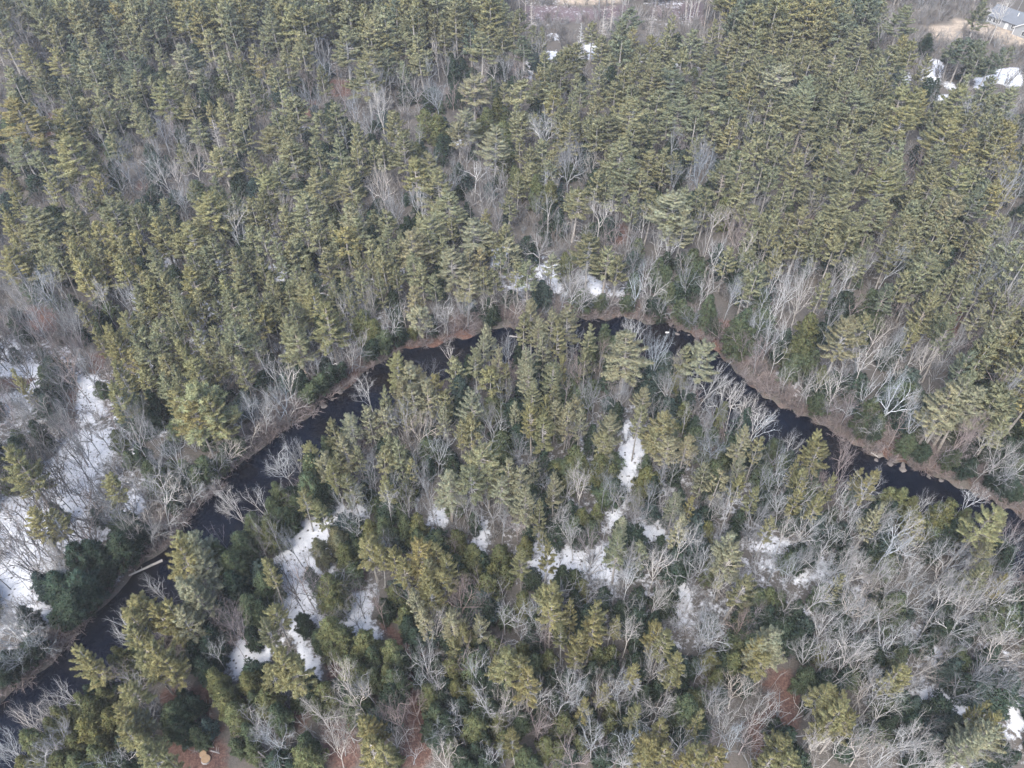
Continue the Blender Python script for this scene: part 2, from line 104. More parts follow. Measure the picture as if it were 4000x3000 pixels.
P="14 28 18y;18 68 26y;26 72 26y;10 78 18y;30 50 14;145 -2 22y;160 -2 22y;152 6 20y;138 15 12l;144 28 12l;170 28 20l;195 34 14l;215 62 22y;208 70 18y;172 54 10y;92 122 20y;100 126 20y;96 140 26y;106 145 18y;177 40 14y;5 38 14",
H="5 -4 20;2 20 14d;62 2 24y;56 8 16;62 38 26y;72 48 16;54 48 16;92 50 22y;115 57 18y;80 70 20y;113 77 14y;118 82 22;57 95 18y;128 27 16y;118 8 12y;148 8 12y;160 18 10y;200 -2 20y;217 25 12;187 50 14y;168 70 16y;205 52 16y;172 90 14y;148 95 18y;185 96 14y;155 112 20;165 120 18d;188 122 22y;210 120 16y;150 125 16d;168 140 14;38 138 18;38 148 24y;115 150 14y;215 135 16y;42 86 18d;38 34 14d;137 45 14d;5 100 22y;15 112 18;138 66 12d;195 80 14d;200 155 18d;115 92 20d;185 8 14d;200 18 14d;178 62 14d;155 70 14d;215 90 12d;178 106 14d;195 135 14d;130 35 14d;165 45 14d;195 60 14d;110 20 12d;140 30 12d;160 100 14d;205 90 14d;140 82 10d;205 110 14d;178 150 16d;120 66 16;98 60 14;88 78 16;100 80 14;50 105 14;190 145 16d;155 135 14d;65 12 18;28 160 14d;185 160 14d;125 68 14d",
B="38 20 22d;28 16 16d;85 30 22;155 42 24w;103 18 14;127 12 14;88 100 40w;78 92 22w;98 94 22w;55 115 32w;78 128 16w;15 138 36w;8 128 20w;68 150 26w;125 120 34p;138 112 20p;132 148 22w;147 75 20w;150 82 16w;165 125 20w;173 122 16w;165 157 26w;200 105 32w;212 115 24w;177 15 16p;188 13 14p;185 80 16;178 72 10p;122 92 14w;215 35 14w;203 160 18w;140 90 12w;205 62 14p;3 50 12p;108 30 12p;195 22 12p;168 12 12p;110 125 16p;120 140 14w;70 140 14;48 8 14d;92 42 14;215 12 12;195 92 14w;215 150 14;160 95 12w;62 132 12w"),
(2,3): dict(
P="38 3 22y;35 22 22y;30 10 14y;54 25 8y;73 24 20y;70 38 20y;46 42 12y;60 48 18y;55 62 16y;125 40 16y;132 50 16y;128 46 12y;145 68 18y;105 72 12y;8 66 22y;15 80 22y;131 124 16y;125 140 26y;118 146 20y;134 142 18y;165 147 24y;178 152 22y;152 150 18y;220 68 18y;215 50 14y;62 104 12y;108 109 14y;165 112 10y;3 135 14y;200 -2 22;93 33 6y;80 90 8y;142 80 12y",
H="10 14 16y;10 56 14y;32 63 14y;20 68 14;75 59 14y;86 60 12y;150 102 22;160 100 20y;155 110 22;175 64 16y;195 65 14y;198 55 12y;180 80 12y;88 108 10y;88 120 10y;47 121 20y;30 140 16y;42 143 14y;60 138 10y;12 150 18;20 158 14;18 45 14d;55 30 12d;95 20 12d;70 72 12d;110 65 12d;118 95 14d;72 125 12d;80 150 16d;100 120 12d;140 60 12d;25 105 12d;215 10 16;205 25 12y;62 3 10y;115 80 12d;38 100 10d;205 85 12d;28 20 12d;50 80 14d;65 85 12d;128 90 12d;150 78 12d;108 100 10d;90 135 14d;140 118 12d;168 125 14d;125 30 12d;55 12 12d;80 10 12d;175 32 12d;110 45 12d;48 110 10d;62 118 12d;95 145 12d;20 92 10d;185 95 12d;40 130 12;110 125 12d;148 130 12d;68 112 10d;5 95 12d;160 70 10d;52 150 12d;210 75 12d;35 80 12d;88 72 12d;20 30 12d;112 10 12d;150 92 12d",
B="15 30 16w;22 35 14w;25 46 12w;5 50 12w;62 18 18;100 5 22w;122 22 20w;105 22 14;145 25 26w;140 38 20;178 12 22w;178 48 34w;170 42 20w;200 40 18p;100 52 26w;123 75 24w;162 82 20;54 97 36w;48 92 22w;74 105 24w;92 92 20w;68 127 18w;128 110 22w;98 118 10w;105 140 22w;180 112 30w;172 104 14w;210 122 26w;188 130 20w;205 100 16w;4 110 26w;14 108 20w;20 127 16p;22 135 12p;72 143 16w;80 148 12p;55 155 22p;100 155 16w;170 145 24p;195 140 26w;147 140 12w;35 55 14p;145 160 16w;125 15 14;90 12 16;155 15 18;165 28 16;190 20 16;210 35 16p;85 48 14w;30 50 12p;165 60 16;150 85 14w;130 88 14w;40 112 14w;112 118 12w;195 100 14w;215 105 16w;205 140 16p;120 160 14;88 158 14p;5 30 12w;200 8 14;75 5 14;110 30 14"),
(3,3): dict(
P="5 44 26l;-4 52 22l;10 54 22l;55 92 24y;62 100 18y;65 112 22y;48 125 14y;75 118 18y;18 142 24y;8 148 22y;25 152 20y;120 74 18y;190 108 14y;198 118 20y;190 130 26l;200 136 22l;180 138 20l;205 0 8y;124 82 14y",
H="3 10 14y;115 14 22;116 35 16;38 80 16;20 130 20d;52 57 10y;165 73 18b;165 120 20b;130 105 12b;80 50 14d;215 25 12;170 62 14;205 145 20d;150 135 14b;120 130 10d;70 35 14d;100 60 14d;3 25 14d;60 10 14d;50 5 12;145 50 12d;40 55 12d;90 72 12d;180 40 12d;55 80 14d;108 80 12d;10 122 12d;200 60 14d;160 20 12d;70 80 10d;30 20 12d;85 130 12;45 100 12d;110 120 12d;175 85 10d;135 150 12d;72 62 12d;120 60 12;100 10 10d;215 150 14d;155 150 14d;30 45 12d;150 125 14b",
B="80 15 32w;75 25 22w;40 15 26w;20 20 22w;130 15 32w;155 10 24w;175 25 34w;190 45 32w;200 15 32w;100 30 26w;55 40 26w;40 65 20w;55 65 18w;75 65 26w;85 76 24w;90 86 24w;110 60 26w;140 45 22;150 60 22;135 75 22w;195 70 34w;215 45 16w;215 70 16w;180 80 16;95 105 34w;88 96 22w;104 112 24w;3 115 14w;33 110 14w;128 137 18w;60 150 26w;85 150 28w;110 145 26w;130 155 24w;165 155 28w;75 140 22w;60 5 20w;105 8 20w;165 8 26w;185 10 26w;215 20 18w;165 40 22w;150 30 22w;60 85 18w;65 30 18w;115 45 18;70 48 18w;170 95 14;125 60 16;160 68 18;205 85 18;45 145 16w;100 160 22w;140 160 22w;45 160 16w;120 95 16w;115 88 14;200 155 18;215 100 14;140 128 14d;205 55 18w;85 40 18w;90 5 20w"),
}
# patches of lying snow: polygons in tile units (weight 1 open snow, lower: broken snow under trees)
SNOW = [
((0,0),1,"169 84 178 82 177 94 172 93"),((0,0),1,"33 45 40 45 39 49 33 49"),((0,0),.7,"172 118 186 118 182 124 172 122"),
((1,0),.8,"44 14 55 10 62 20 60 34 46 36"),((1,0),.8,"75 8 80 8 80 24 76 24"),((1,0),.8,"85 18 92 20 91 26 85 25"),((1,0),1,"40 110 50 113 50 119 40 117"),((1,0),1,"167 108 172 108 178 122 174 130 165 124 170 118"),((1,0),.8,"183 18 188 18 187 32 184 32"),((1,0),.8,"208 54 215 54 214 60 208 59"),((1,0),.8,"116 28 120 28 120 36 117 36"),
((2,0),.75,"10 44 20 44 18 70 8 68"),((2,0),.9,"24 44 40 46 38 52 24 52"),((2,0),.9,"62 38 74 40 74 54 66 54"),((2,0),.9,"105 48 120 46 120 55 106 54"),((2,0),.85,"130 46 146 46 146 58 132 56"),((2,0),.8,"155 56 163 56 162 72 156 72"),((2,0),.8,"174 54 182 55 180 62 174 60"),((2,0),.8,"164 41 170 41 168 46 164 46"),((2,0),.45,"5 0 45 0 60 8 100 6 62 14 40 12 20 10"),((2,0),.55,"112 2 150 0 146 8 114 6"),((2,0),.5,"140 12 162 14 162 22 142 20"),((2,0),.6,"32 28 46 30 42 38 30 36"),((2,0),.42,"10 10 50 14 45 26 15 24"),((2,0),.42,"115 8 165 8 165 24 115 24"),
((3,0),1,"132 60 150 60 150 66 146 74 133 72"),((3,0),1,"139 50 152 54 152 62 142 58"),((3,0),1,"195 60 218 58 220 74 206 76 196 68"),((3,0),1,"178 68 196 64 196 72 180 78"),((3,0),.85,"150 70 160 70 164 80 152 76"),((3,0),.9,"140 82 158 81 156 88 142 88"),((3,0),.7,"96 62 124 62 124 76 96 76"),((3,0),.6,"128 116 142 116 140 128 130 128"),((3,0),.7,"178 84 196 82 190 92 180 92"),((3,0),.8,"72 44 80 44 79 50 72 50"),((3,0),1,"191 19 202 20 200 23 192 22"),((3,0),1,"216 28 225 28 225 33 217 32"),
((0,1),.95,"0 126 12 128 18 140 0 142"),((0,1),.88,"0 146 30 140 52 142 58 160 85 158 88 168 0 168"),((0,1),1,"53 133 61 133 60 139 53 139"),((0,1),.8,"126 44 138 44 136 52 128 50"),((0,1),.8,"140 52 152 52 152 64 142 62"),((0,1),.75,"180 54 198 56 192 72 182 70"),((0,1),.85,"186 90 198 90 200 104 188 104"),((0,1),.85,"168 96 182 96 178 114 168 112"),((0,1),.75,"165 118 182 118 180 132 168 132"),((0,1),.8,"100 124 118 126 118 138 102 138"),((0,1),.85,"128 138 142 138 142 160 132 160"),((0,1),.75,"205 126 216 126 216 142 206 140"),((0,1),.7,"112 156 160 156 160 168 112 168"),((0,1),.7,"118 32 128 34 126 42 118 42"),((0,1),.6,"185 106 205 104 205 124 190 124"),
((1,1),.85,"3 66 26 60 30 72 10 84 3 80"),((1,1),.8,"44 50 58 50 58 62 48 60"),((1,1),.8,"120 58 128 58 128 82 122 82"),((1,1),.8,"152 54 162 52 160 64 152 64"),((1,1),.85,"198 52 218 44 218 66 200 66"),((1,1),.7,"38 22 46 22 46 32 40 32"),((1,1),.6,"2 130 20 130 20 152 2 150"),((1,1),.6,"180 50 200 52 196 66 182 66"),((1,1),.6,"36 104 48 104 46 114 36 114"),((1,1),.7,"88 106 94 108 92 114 88 112"),
((2,1),1,"6 48 12 48 20 56 18 64 6 58"),((2,1),1,"2 70 14 70 12 84 2 84"),((2,1),1,"22 60 32 66 30 82 24 78"),((2,1),.95,"35 64 44 64 42 90 34 88"),((2,1),.9,"50 54 60 55 58 60 50 58"),((2,1),1,"62 74 76 76 80 90 74 92 66 84"),((2,1),1,"71 56 76 58 76 64 72 64"),((2,1),.8,"84 86 98 88 96 98 86 96"),((2,1),.8,"192 150 200 152 199 160 193 158"),
((3,1),1,"6 155 18 155 28 168 8 168"),
((0,2),1,"0 8 28 7 32 24 10 26 0 22"),((0,2),1,"64 -4 86 -2 84 14 90 26 76 34 63 36"),((0,2),.95,"70 40 100 40 98 54 93 68 82 74 86 90 77 95 75 120 83 125 86 143 76 144 60 140 46 156 36 168 0 168 0 112 8 100 22 94 30 85 33 77 50 60 55 53"),((0,2),1,"110 95 125 103 122 114 108 106"),((0,2),1,"88 154 108 155 98 166 88 162"),((0,2),1,"91 122 98 120 96 128 91 126"),((0,2),.9,"158 112 168 110 182 94 184 98 168 118 158 122"),((0,2),.9,"126 136 133 136 131 142 127 141"),((0,2),.8,"108 58 118 60 116 68 108 66"),((0,2),.9,"135 38 148 34 146 46 136 46"),((0,2),.6,"2 50 30 60 28 80 2 84"),
((1,2),1,"58 96 70 94 76 108 78 126 66 132 66 150 68 168 12 168 20 146 28 136 40 118 58 118"),((1,2),.9,"86 104 98 104 96 120 88 118"),((1,2),.9,"148 108 170 104 164 126 150 122"),((1,2),.9,"183 138 190 122 200 122 197 136 190 144"),((1,2),.85,"132 94 142 94 142 104 134 104"),((1,2),.8,"214 96 222 96 222 104 216 104"),((1,2),.7,"78 140 88 138 88 156 80 156"),((1,2),.65,"192 112 206 116 198 160 192 150"),
((2,2),1,"98 34 108 36 112 52 110 75 105 96 96 102 92 130 84 128 90 96 86 80 94 58"),((2,2),.9,"18 120 36 124 32 142 20 142"),((2,2),.9,"110 122 142 122 140 140 112 136"),((2,2),.85,"163 95 174 98 162 120 154 118"),((2,2),.9,"66 44 74 44 74 62 68 60"),((2,2),.8,"48 140 92 138 92 168 14 168 16 146"),((2,2),.85,"126 78 134 78 133 94 127 92"),((2,2),.75,"206 124 222 124 222 144 206 142"),((2,2),.8,"134 152 148 154 148 168 136 168"),((2,2),.8,"176 142 186 142 184 156 176 156"),((2,2),.6,"22 88 30 88 28 100 22 100"),((2,2),.65,"60 55 70 50 66 72 60 70"),
((3,2),1,"9 -2 26 -2 26 13 16 9"),((3,2),1,"0 138 7 140 5 155 0 160"),((3,2),.75,"8 130 38 130 36 142 12 146"),((3,2),.7,"40 150 60 148 56 168 38 168"),
((0,3),.95,"0 2 30 2 40 10 46 26 48 46 40 56 28 42 8 38 0 34"),((0,3),1,"192 74 212 56 224 58 224 82 200 88"),((0,3),1,"98 0 110 -4 104 6 99 8"),((0,3),.9,"195 155 202 153 203 168 196 168"),((0,3),.8,"206 0 224 0 224 16 208 12"),
((1,3),1,"14 -6 30 -6 36 8 50 8 56 20 66 25 76 20 90 14 96 3 99 4 98 16 100 30 98 38 107 45 112 57 106 60 96 50 80 46 66 40 56 42 44 50 42 62 58 78 60 93 50 92 40 82 38 62 30 46 18 38"),((1,3),1,"-2 56 16 54 20 64 16 72 -2 80"),((1,3),.9,"72 60 84 60 82 68 74 68"),((1,3),.95,"98 66 104 66 103 71 98 71"),((1,3),.6,"10 14 22 10 24 40 12 40"),((1,3),.7,"134 86 142 86 142 96 134 96"),
((2,3),.95,"136 4 148 -2 154 10 152 34 146 46 140 26"),((2,3),.9,"80 -4 92 -4 88 6 82 4"),((2,3),.85,"192 8 208 12 206 22 194 18"),((2,3),.6,"60 0 76 0 74 10 60 8"),((2,3),.6,"140 45 152 48 150 60 142 56"),
((3,3),.85,"124 96 150 88 166 94 177 94 180 112 166 118 156 130 148 128 124 132 118 118 130 106"),((3,3),1,"182 96 196 90 200 80 202 92 212 98 210 106 194 106"),((3,3),.8,"206 108 226 106 226 140 210 140"),((3,3),.85,"132 60 158 60 152 74 140 76"),((3,3),.85,"27 30 38 24 34 38 29 41"),((3,3),.85,"28 -2 42 -2 36 6 30 5"),((3,3),.75,"82 28 96 28 94 40 84 40"),((3,3),.6,"122 44 148 40 146 56 126 56"),((3,3),.6,"64 8 90 14 88 30 70 26"),((3,3),.6,"55 55 66 55 64 75 55 72"),
]
# bare red-brown leaf litter
LITTER = [
((0,0),"34 96 46 96 46 116 36 116"),((0,1),"42 22 52 20 54 32 46 34"),((0,1),"22 100 50 100 50 120 20 120"),((0,1),"76 140 90 138 90 156 78 156"),
((1,0),"62 68 82 70 82 84 64 84"),((1,0),"38 86 52 88 50 102 38 100"),((0,2),"56 -6 66 -6 66 34 58 36"),((0,2),"36 -4 20 2 0 8 -2 -4"),
((0,3),"128 100 176 96 186 122 200 170 132 170 140 140 152 120"),((0,3),"48 34 58 34 62 48 50 56"),((0,3),"176 86 186 82 192 100 180 100"),((0,3),"180 42 200 44 198 66 184 60"),
((1,3),"95 22 110 36 128 54 142 56 142 76 138 100 146 118 156 140 150 166 120 168 128 130 122 110 128 78 112 50"),((1,3),"58 78 70 70 76 84 66 98"),((1,3),"32 112 50 120 44 135 32 132"),((1,3),"55 128 88 126 90 166 60 166"),((1,3),"84 -6 96 -6 92 14 82 10"),
((2,3),"205 120 226 120 226 160 206 150"),((3,3),"-2 80 26 84 28 130 -2 130"),((1,2),"80 156 96 160 96 168 80 168"),
((2,1),"85 28 100 26 100 44 86 44"),((2,1),"150 108 200 112 215 140 190 140 170 130"),((3,1),"150 96 172 96 165 128 150 126"),((3,1),"36 20 46 20 46 38 36 38"),
((3,0),"84 150 98 140 96 166 82 166"),((3,0),"128 138 142 134 138 152 126 160"),((1,1),"168 104 186 112 186 124 166 124"),((3,2),"90 44 145 50 145 72 100 58"),
((0,0),"118 156 130 156 130 164 118 164"),((1,1),"75 148 90 146 84 166 70 166"),((1,1),"120 128 165 124 165 134 122 140"),
]
STRAW = [((3,0),"160 16 185 22 222 26 222 40 205 38 180 28 160 24"),((3,0),"138 22 165 22 165 30 140 30"),((2,0),"38 -10 104 -10 92 3 40 4"),((3,0),"140 28 170 30 168 36 140 34")]
SWAMP = [((2,0),"10 5 55 6 100 8 90 16 40 20 12 18"),((2,0),"60 8 100 4 110 12 70 16"),((2,0),"120 2 165 2 165 20 120 14")]
# far waterline of the river, photo pixels
BANK = [(-330,2995),(-160,2900),(-60,2830),(0,2781),(44,2729),(96,2685),(169,2634),(221,2600),(280,2531),(330,2450),(397,2376),(440,2330),(490,2275),(581,2200),(656,2133),(723,2065),(778,1997),(836,1939),(895,1876),(958,1807),(1000,1771),(1090,1708),(1172,1663),(1212,1618),(1262,1577),(1307,1545),(1362,1509),(1420,1462),(1500,1410),(1579,1369),(1660,1357),(1746,1347),(1841,1318),(1918,1292),(2000,1280),(2140,1268),(2280,1258),(2325,1247),(2407,1245),(2475,1250),(2533,1268),(2633,1292),(2701,1315),(2760,1347),(2805,1383),(2850,1425),(2920,1500),(3002,1565),(3089,1610),(3127,1640),(3184,1660),(3231,1690),(3307,1715),(3373,1752),(3439,1794),(3497,1825),(3543,1842),(3633,1850),(3701,1875),(3778,1920),(3859,1964),(3927,1992),(3999,2043),(4100,2105),(4300,2220)]
# ------------------------------------------------------------------ materials
def new_mat(name):
    m = bpy.data.materials.new(name); m.use_nodes = True
    nt = m.node_tree; nt.nodes.clear()
    return m, nt, nt.nodes, nt.links
def nd(nt, t, **k):
    n = nt.nodes.new(t)
    for a, b in k.items(): setattr(n, a, b)
    return n
def ramp(nt, stops):
    n = nt.nodes.new('ShaderNodeValToRGB'); e = n.color_ramp.elements
    while len(e) > 1: e.remove(e[0])
    e[0].position = stops[0][0]; e[0].color = (*stops[0][1], 1)
    for p, c in stops[1:]:
        q = e.new(p); q.color = (*c, 1)
    return n
def mixc(nt, fac, a, b, mode='MIX'):
    n = nt.nodes.new('ShaderNodeMix'); n.data_type = 'RGBA'; n.blend_type = mode
    for s, v in ((0, fac), (6, a), (7, b)):
        if hasattr(v, 'is_linked') or hasattr(v, 'links'): nt.links.new(v, n.inputs[s])
        else: n.inputs[s].default_value = v if s == 0 else (*v, 1)
    return n.outputs[2]
def mathn(nt, op, a, b=None, c=None, clamp=False):
    n = nt.nodes.new('ShaderNodeMath'); n.operation = op; n.use_clamp = clamp
    for i, v in enumerate((a, b, c)):
        if v is None: continue
        if hasattr(v, 'links'): nt.links.new(v, n.inputs[i])
        else: n.inputs[i].default_value = v
    return n.outputs[0]
def noise(nt, scale, detail=3, rough=.55, vec=None):
    n = nt.nodes.new('ShaderNodeTexNoise'); n.inputs['Scale'].default_value = scale
    n.inputs['Detail'].default_value = detail; n.inputs['Roughness'].default_value = rough
    if vec is not None: nt.links.new(vec, n.inputs['Vector'])
    return n.outputs['Fac']
def attr(nt, name, kind='GEOMETRY'):
    n = nt.nodes.new('ShaderNodeAttribute'); n.attribute_name = name; n.attribute_type = kind
    return n
def leaf_mat(name, trans=.3):
    m, nt, N, L = new_mat(name)
    oi = nd(nt, 'ShaderNodeObjectInfo'); t = attr(nt, 'tint')
    col = mixc(nt, 1.0, oi.outputs['Color'], t.outputs['Color'], 'MULTIPLY')
    d = nd(nt, 'ShaderNodeBsdfDiffuse'); tr = nd(nt, 'ShaderNodeBsdfTranslucent'); mx = nd(nt, 'ShaderNodeMixShader')
    L.new(col, d.inputs[0]); L.new(col, tr.inputs[0]); mx.inputs[0].default_value = trans
    L.new(d.outputs[0], mx.inputs[1]); L.new(tr.outputs[0], mx.inputs[2])
    o = nd(nt, 'ShaderNodeOutputMaterial'); L.new(mx.outputs[0], o.inputs[0])
    return m
def bark_mat(name):
    m, nt, N, L = new_mat(name)
    oi = nd(nt, 'ShaderNodeObjectInfo'); t = attr(nt, 'tint')
    col = mixc(nt, 1.0, oi.outputs['Color'], t.outputs['Color'], 'MULTIPLY')
    tc = nd(nt, 'ShaderNodeTexCoord'); f = noise(nt, 1.6, 3, .6, tc.outputs['Object'])
    r = ramp(nt, [(.35, (.62, .6, .58)), (.6, (1.0, 1.0, 1.0))]); L.new(f, r.inputs[0])
    col = mixc(nt, 1.0, col, r.outputs[0], 'MULTIPLY')
    d = nd(nt, 'ShaderNodeBsdfDiffuse'); L.new(col, d.inputs[0])
    o = nd(nt, 'ShaderNodeOutputMaterial'); L.new(d.outputs[0], o.inputs[0])
    return m
M_NEEDLE = leaf_mat('needles', .38); M_BARK = bark_mat('bark'); M_TWIG = leaf_mat('twigs', .0)
def simple(name, c, rough=.8, var=.25, scale=2.0):
    m, nt, N, L = new_mat(name)
    tc = nd(nt, 'ShaderNodeTexCoord'); f = noise(nt, scale, 4, .6, tc.outputs['Object'])
    a = tuple(x*(1-var) for x in c); b = tuple(min(.9, x*(1+var)) for x in c)
    r = ramp(nt, [(.3, a), (.7, b)]); L.new(f, r.inputs[0])
    p = nd(nt, 'ShaderNodeBsdfPrincipled'); L.new(r.outputs[0], p.inputs['Base Color']); p.inputs['Roughness'].default_value = rough
    o = nd(nt, 'ShaderNodeOutputMaterial'); L.new(p.outputs[0], o.inputs[0])
    return m

# ------------------------------------------------------------------ mesh pieces
class MB:
    """collects tubes, blades and boxes; builds ONE mesh"""
    def __init__(s): s.v = []; s.t = []; s.f4 = []; s.tint = []; s.n = 0; s.nr = []
    def add(s, v, tris=None, quads=None, tint=None):
        v = np.asarray(v, np.float32).reshape(-1, 3)
        if tris is not None and len(tris): s.t.append(np.asarray(tris, np.int32)+s.n)
        if quads is not None and len(quads): s.f4.append(np.asarray(quads, np.int32)+s.n)
        if tint is None: tint = np.ones((len(v), 3), np.float32)
        tint = np.asarray(tint, np.float32)
        if tint.ndim == 1: tint = np.tile(tint, (len(v), 1))
        s.tint.append(tint); s.v.append(v); s.n += len(v)
    def tube(s, pts, rad, sides=3, tint=None, cap=True):
        pts = np.asarray(pts, float); n = len(pts); rad = np.broadcast_to(np.asarray(rad, float), (n,))
        d = np.gradient(pts, axis=0); d /= np.linalg.norm(d, axis=1)[:, None]+1e-9
        ref = np.array([1., .13, .07]) if abs(d[0][2]) > .7 else np.array([.03, .1, 1.])
        a = np.cross(d, ref); a /= np.linalg.norm(a, axis=1)[:, None]+1e-9; b = np.cross(d, a)
        th = np.arange(sides)*2*PI/sides
        ring = pts[:, None]+rad[:, None, None]*(np.cos(th)[None, :, None]*a[:, None]+np.sin(th)[None, :, None]*b[:, None])
        i = np.arange(n-1)[:, None]*sides; j = np.arange(sides)[None]; k = (j+1) % sides
        q = np.stack([i+j, i+k, i+sides+k, i+sides+j], -1).reshape(-1, 4)
        s.add(ring.reshape(-1, 3), quads=q, tint=tint)
        if cap and sides > 3:
            c = s.n-sides
            s.t.append(np.array([[c, c+m, c+m+1] for m in range(1, sides-1)], np.int32))
    def blades(s, p, d, ln, w, tint, out):
        """needle sprays: thin triangles whose shading normals follow the bough they sit on"""
        n = len(p); d = d/(np.linalg.norm(d, axis=1)[:, None]+1e-9)
        sd = np.cross(d, rng.normal(size=(n, 3))); sd /= np.linalg.norm(sd, axis=1)[:, None]+1e-9
        ln = np.broadcast_to(ln, (n,))[:, None]; w = np.broadcast_to(w, (n,))[:, None]
        gn = np.cross(sd*2, d); flip = (gn*out).sum(1) < 0; sd[flip] *= -1
        v = np.stack([p-sd*w*.5, p+sd*w*.5, p+d*ln], 1).reshape(-1, 3)
        s.add(v, tris=np.arange(3*n).reshape(n, 3), tint=np.repeat(tint, 3, axis=0)); s.nr.append(np.repeat(out, 3, axis=0))
    def box(s, c, h, rz=0.0, tint=None):
        c = np.array(c, float); h = np.array(h, float)
        v = np.array([[x, y, z] for x in (-1, 1) for y in (-1, 1) for z in (-1, 1)], float)*h
        ca, sa = math.cos(rz), math.sin(rz)
        v = np.stack([v[:, 0]*ca-v[:, 1]*sa, v[:, 0]*sa+v[:, 1]*ca, v[:, 2]], 1)+c
        s.add(v, quads=[[0, 1, 3, 2], [4, 6, 7, 5], [0, 4, 5, 1], [2, 3, 7, 6], [0, 2, 6, 4], [1, 5, 7, 3]], tint=tint)
    def arrays(s):
        return (np.concatenate(s.v), np.concatenate(s.t) if s.t else np.zeros((0, 3), np.int32),
                np.concatenate(s.f4) if s.f4 else np.zeros((0, 4), np.int32), np.concatenate(s.tint), np.concatenate(s.nr) if s.nr else None)
    def mesh(s, name, mat, smooth=False):
        v, t, q, c, nr = s.arrays()
        return make_mesh(name, v, t, q, c, mat, smooth, nr)
def make_mesh(name, v, t, q, c, mat, smooth=False, nr=None):
    me = bpy.data.meshes.new(name); me.vertices.add(len(v)); me.vertices.foreach_set('co', np.ascontiguousarray(v, np.float32).ravel())
    nl = len(t)*3+len(q)*4; me.loops.add(nl); me.polygons.add(len(t)+len(q))
    me.loops.foreach_set('vertex_index', np.concatenate([t.ravel(), q.ravel()]).astype(np.int32))
    st = np.concatenate([np.arange(len(t))*3, len(t)*3+np.arange(len(q))*4]).astype(np.int32)
    me.polygons.foreach_set('loop_start', st)
    me.polygons.foreach_set('use_smooth', np.full(len(st), smooth or nr is not None))
    me.update(calc_edges=True)
    if c is not None:
        a = me.attributes.new('tint', 'FLOAT_COLOR', 'POINT')
        a.data.foreach_set('color', np.concatenate([c, np.ones((len(c), 1), np.float32)], 1).astype(np.float32).ravel())
    if nr is not None: me.attributes.new('custom_normal', 'FLOAT_VECTOR', 'POINT').data.foreach_set('vector', np.ascontiguousarray(nr, np.float32).ravel())
    me.materials.append(mat)
    return me
def link(name, me, parent=None):
    o = bpy.data.objects.new(name, me); COL.objects.link(o)
    if parent is not None: o.parent = parent
    return o
def tag(o, label=None, cat=None, group=None, kind=None):
    if label: o['label'] = label
    if cat: o['category'] = cat
    if group: o['group'] = group
    if kind: o['kind'] = kind
    return o
def norm(v): return v/(np.linalg.norm(v, axis=-1, keepdims=True)+1e-9)

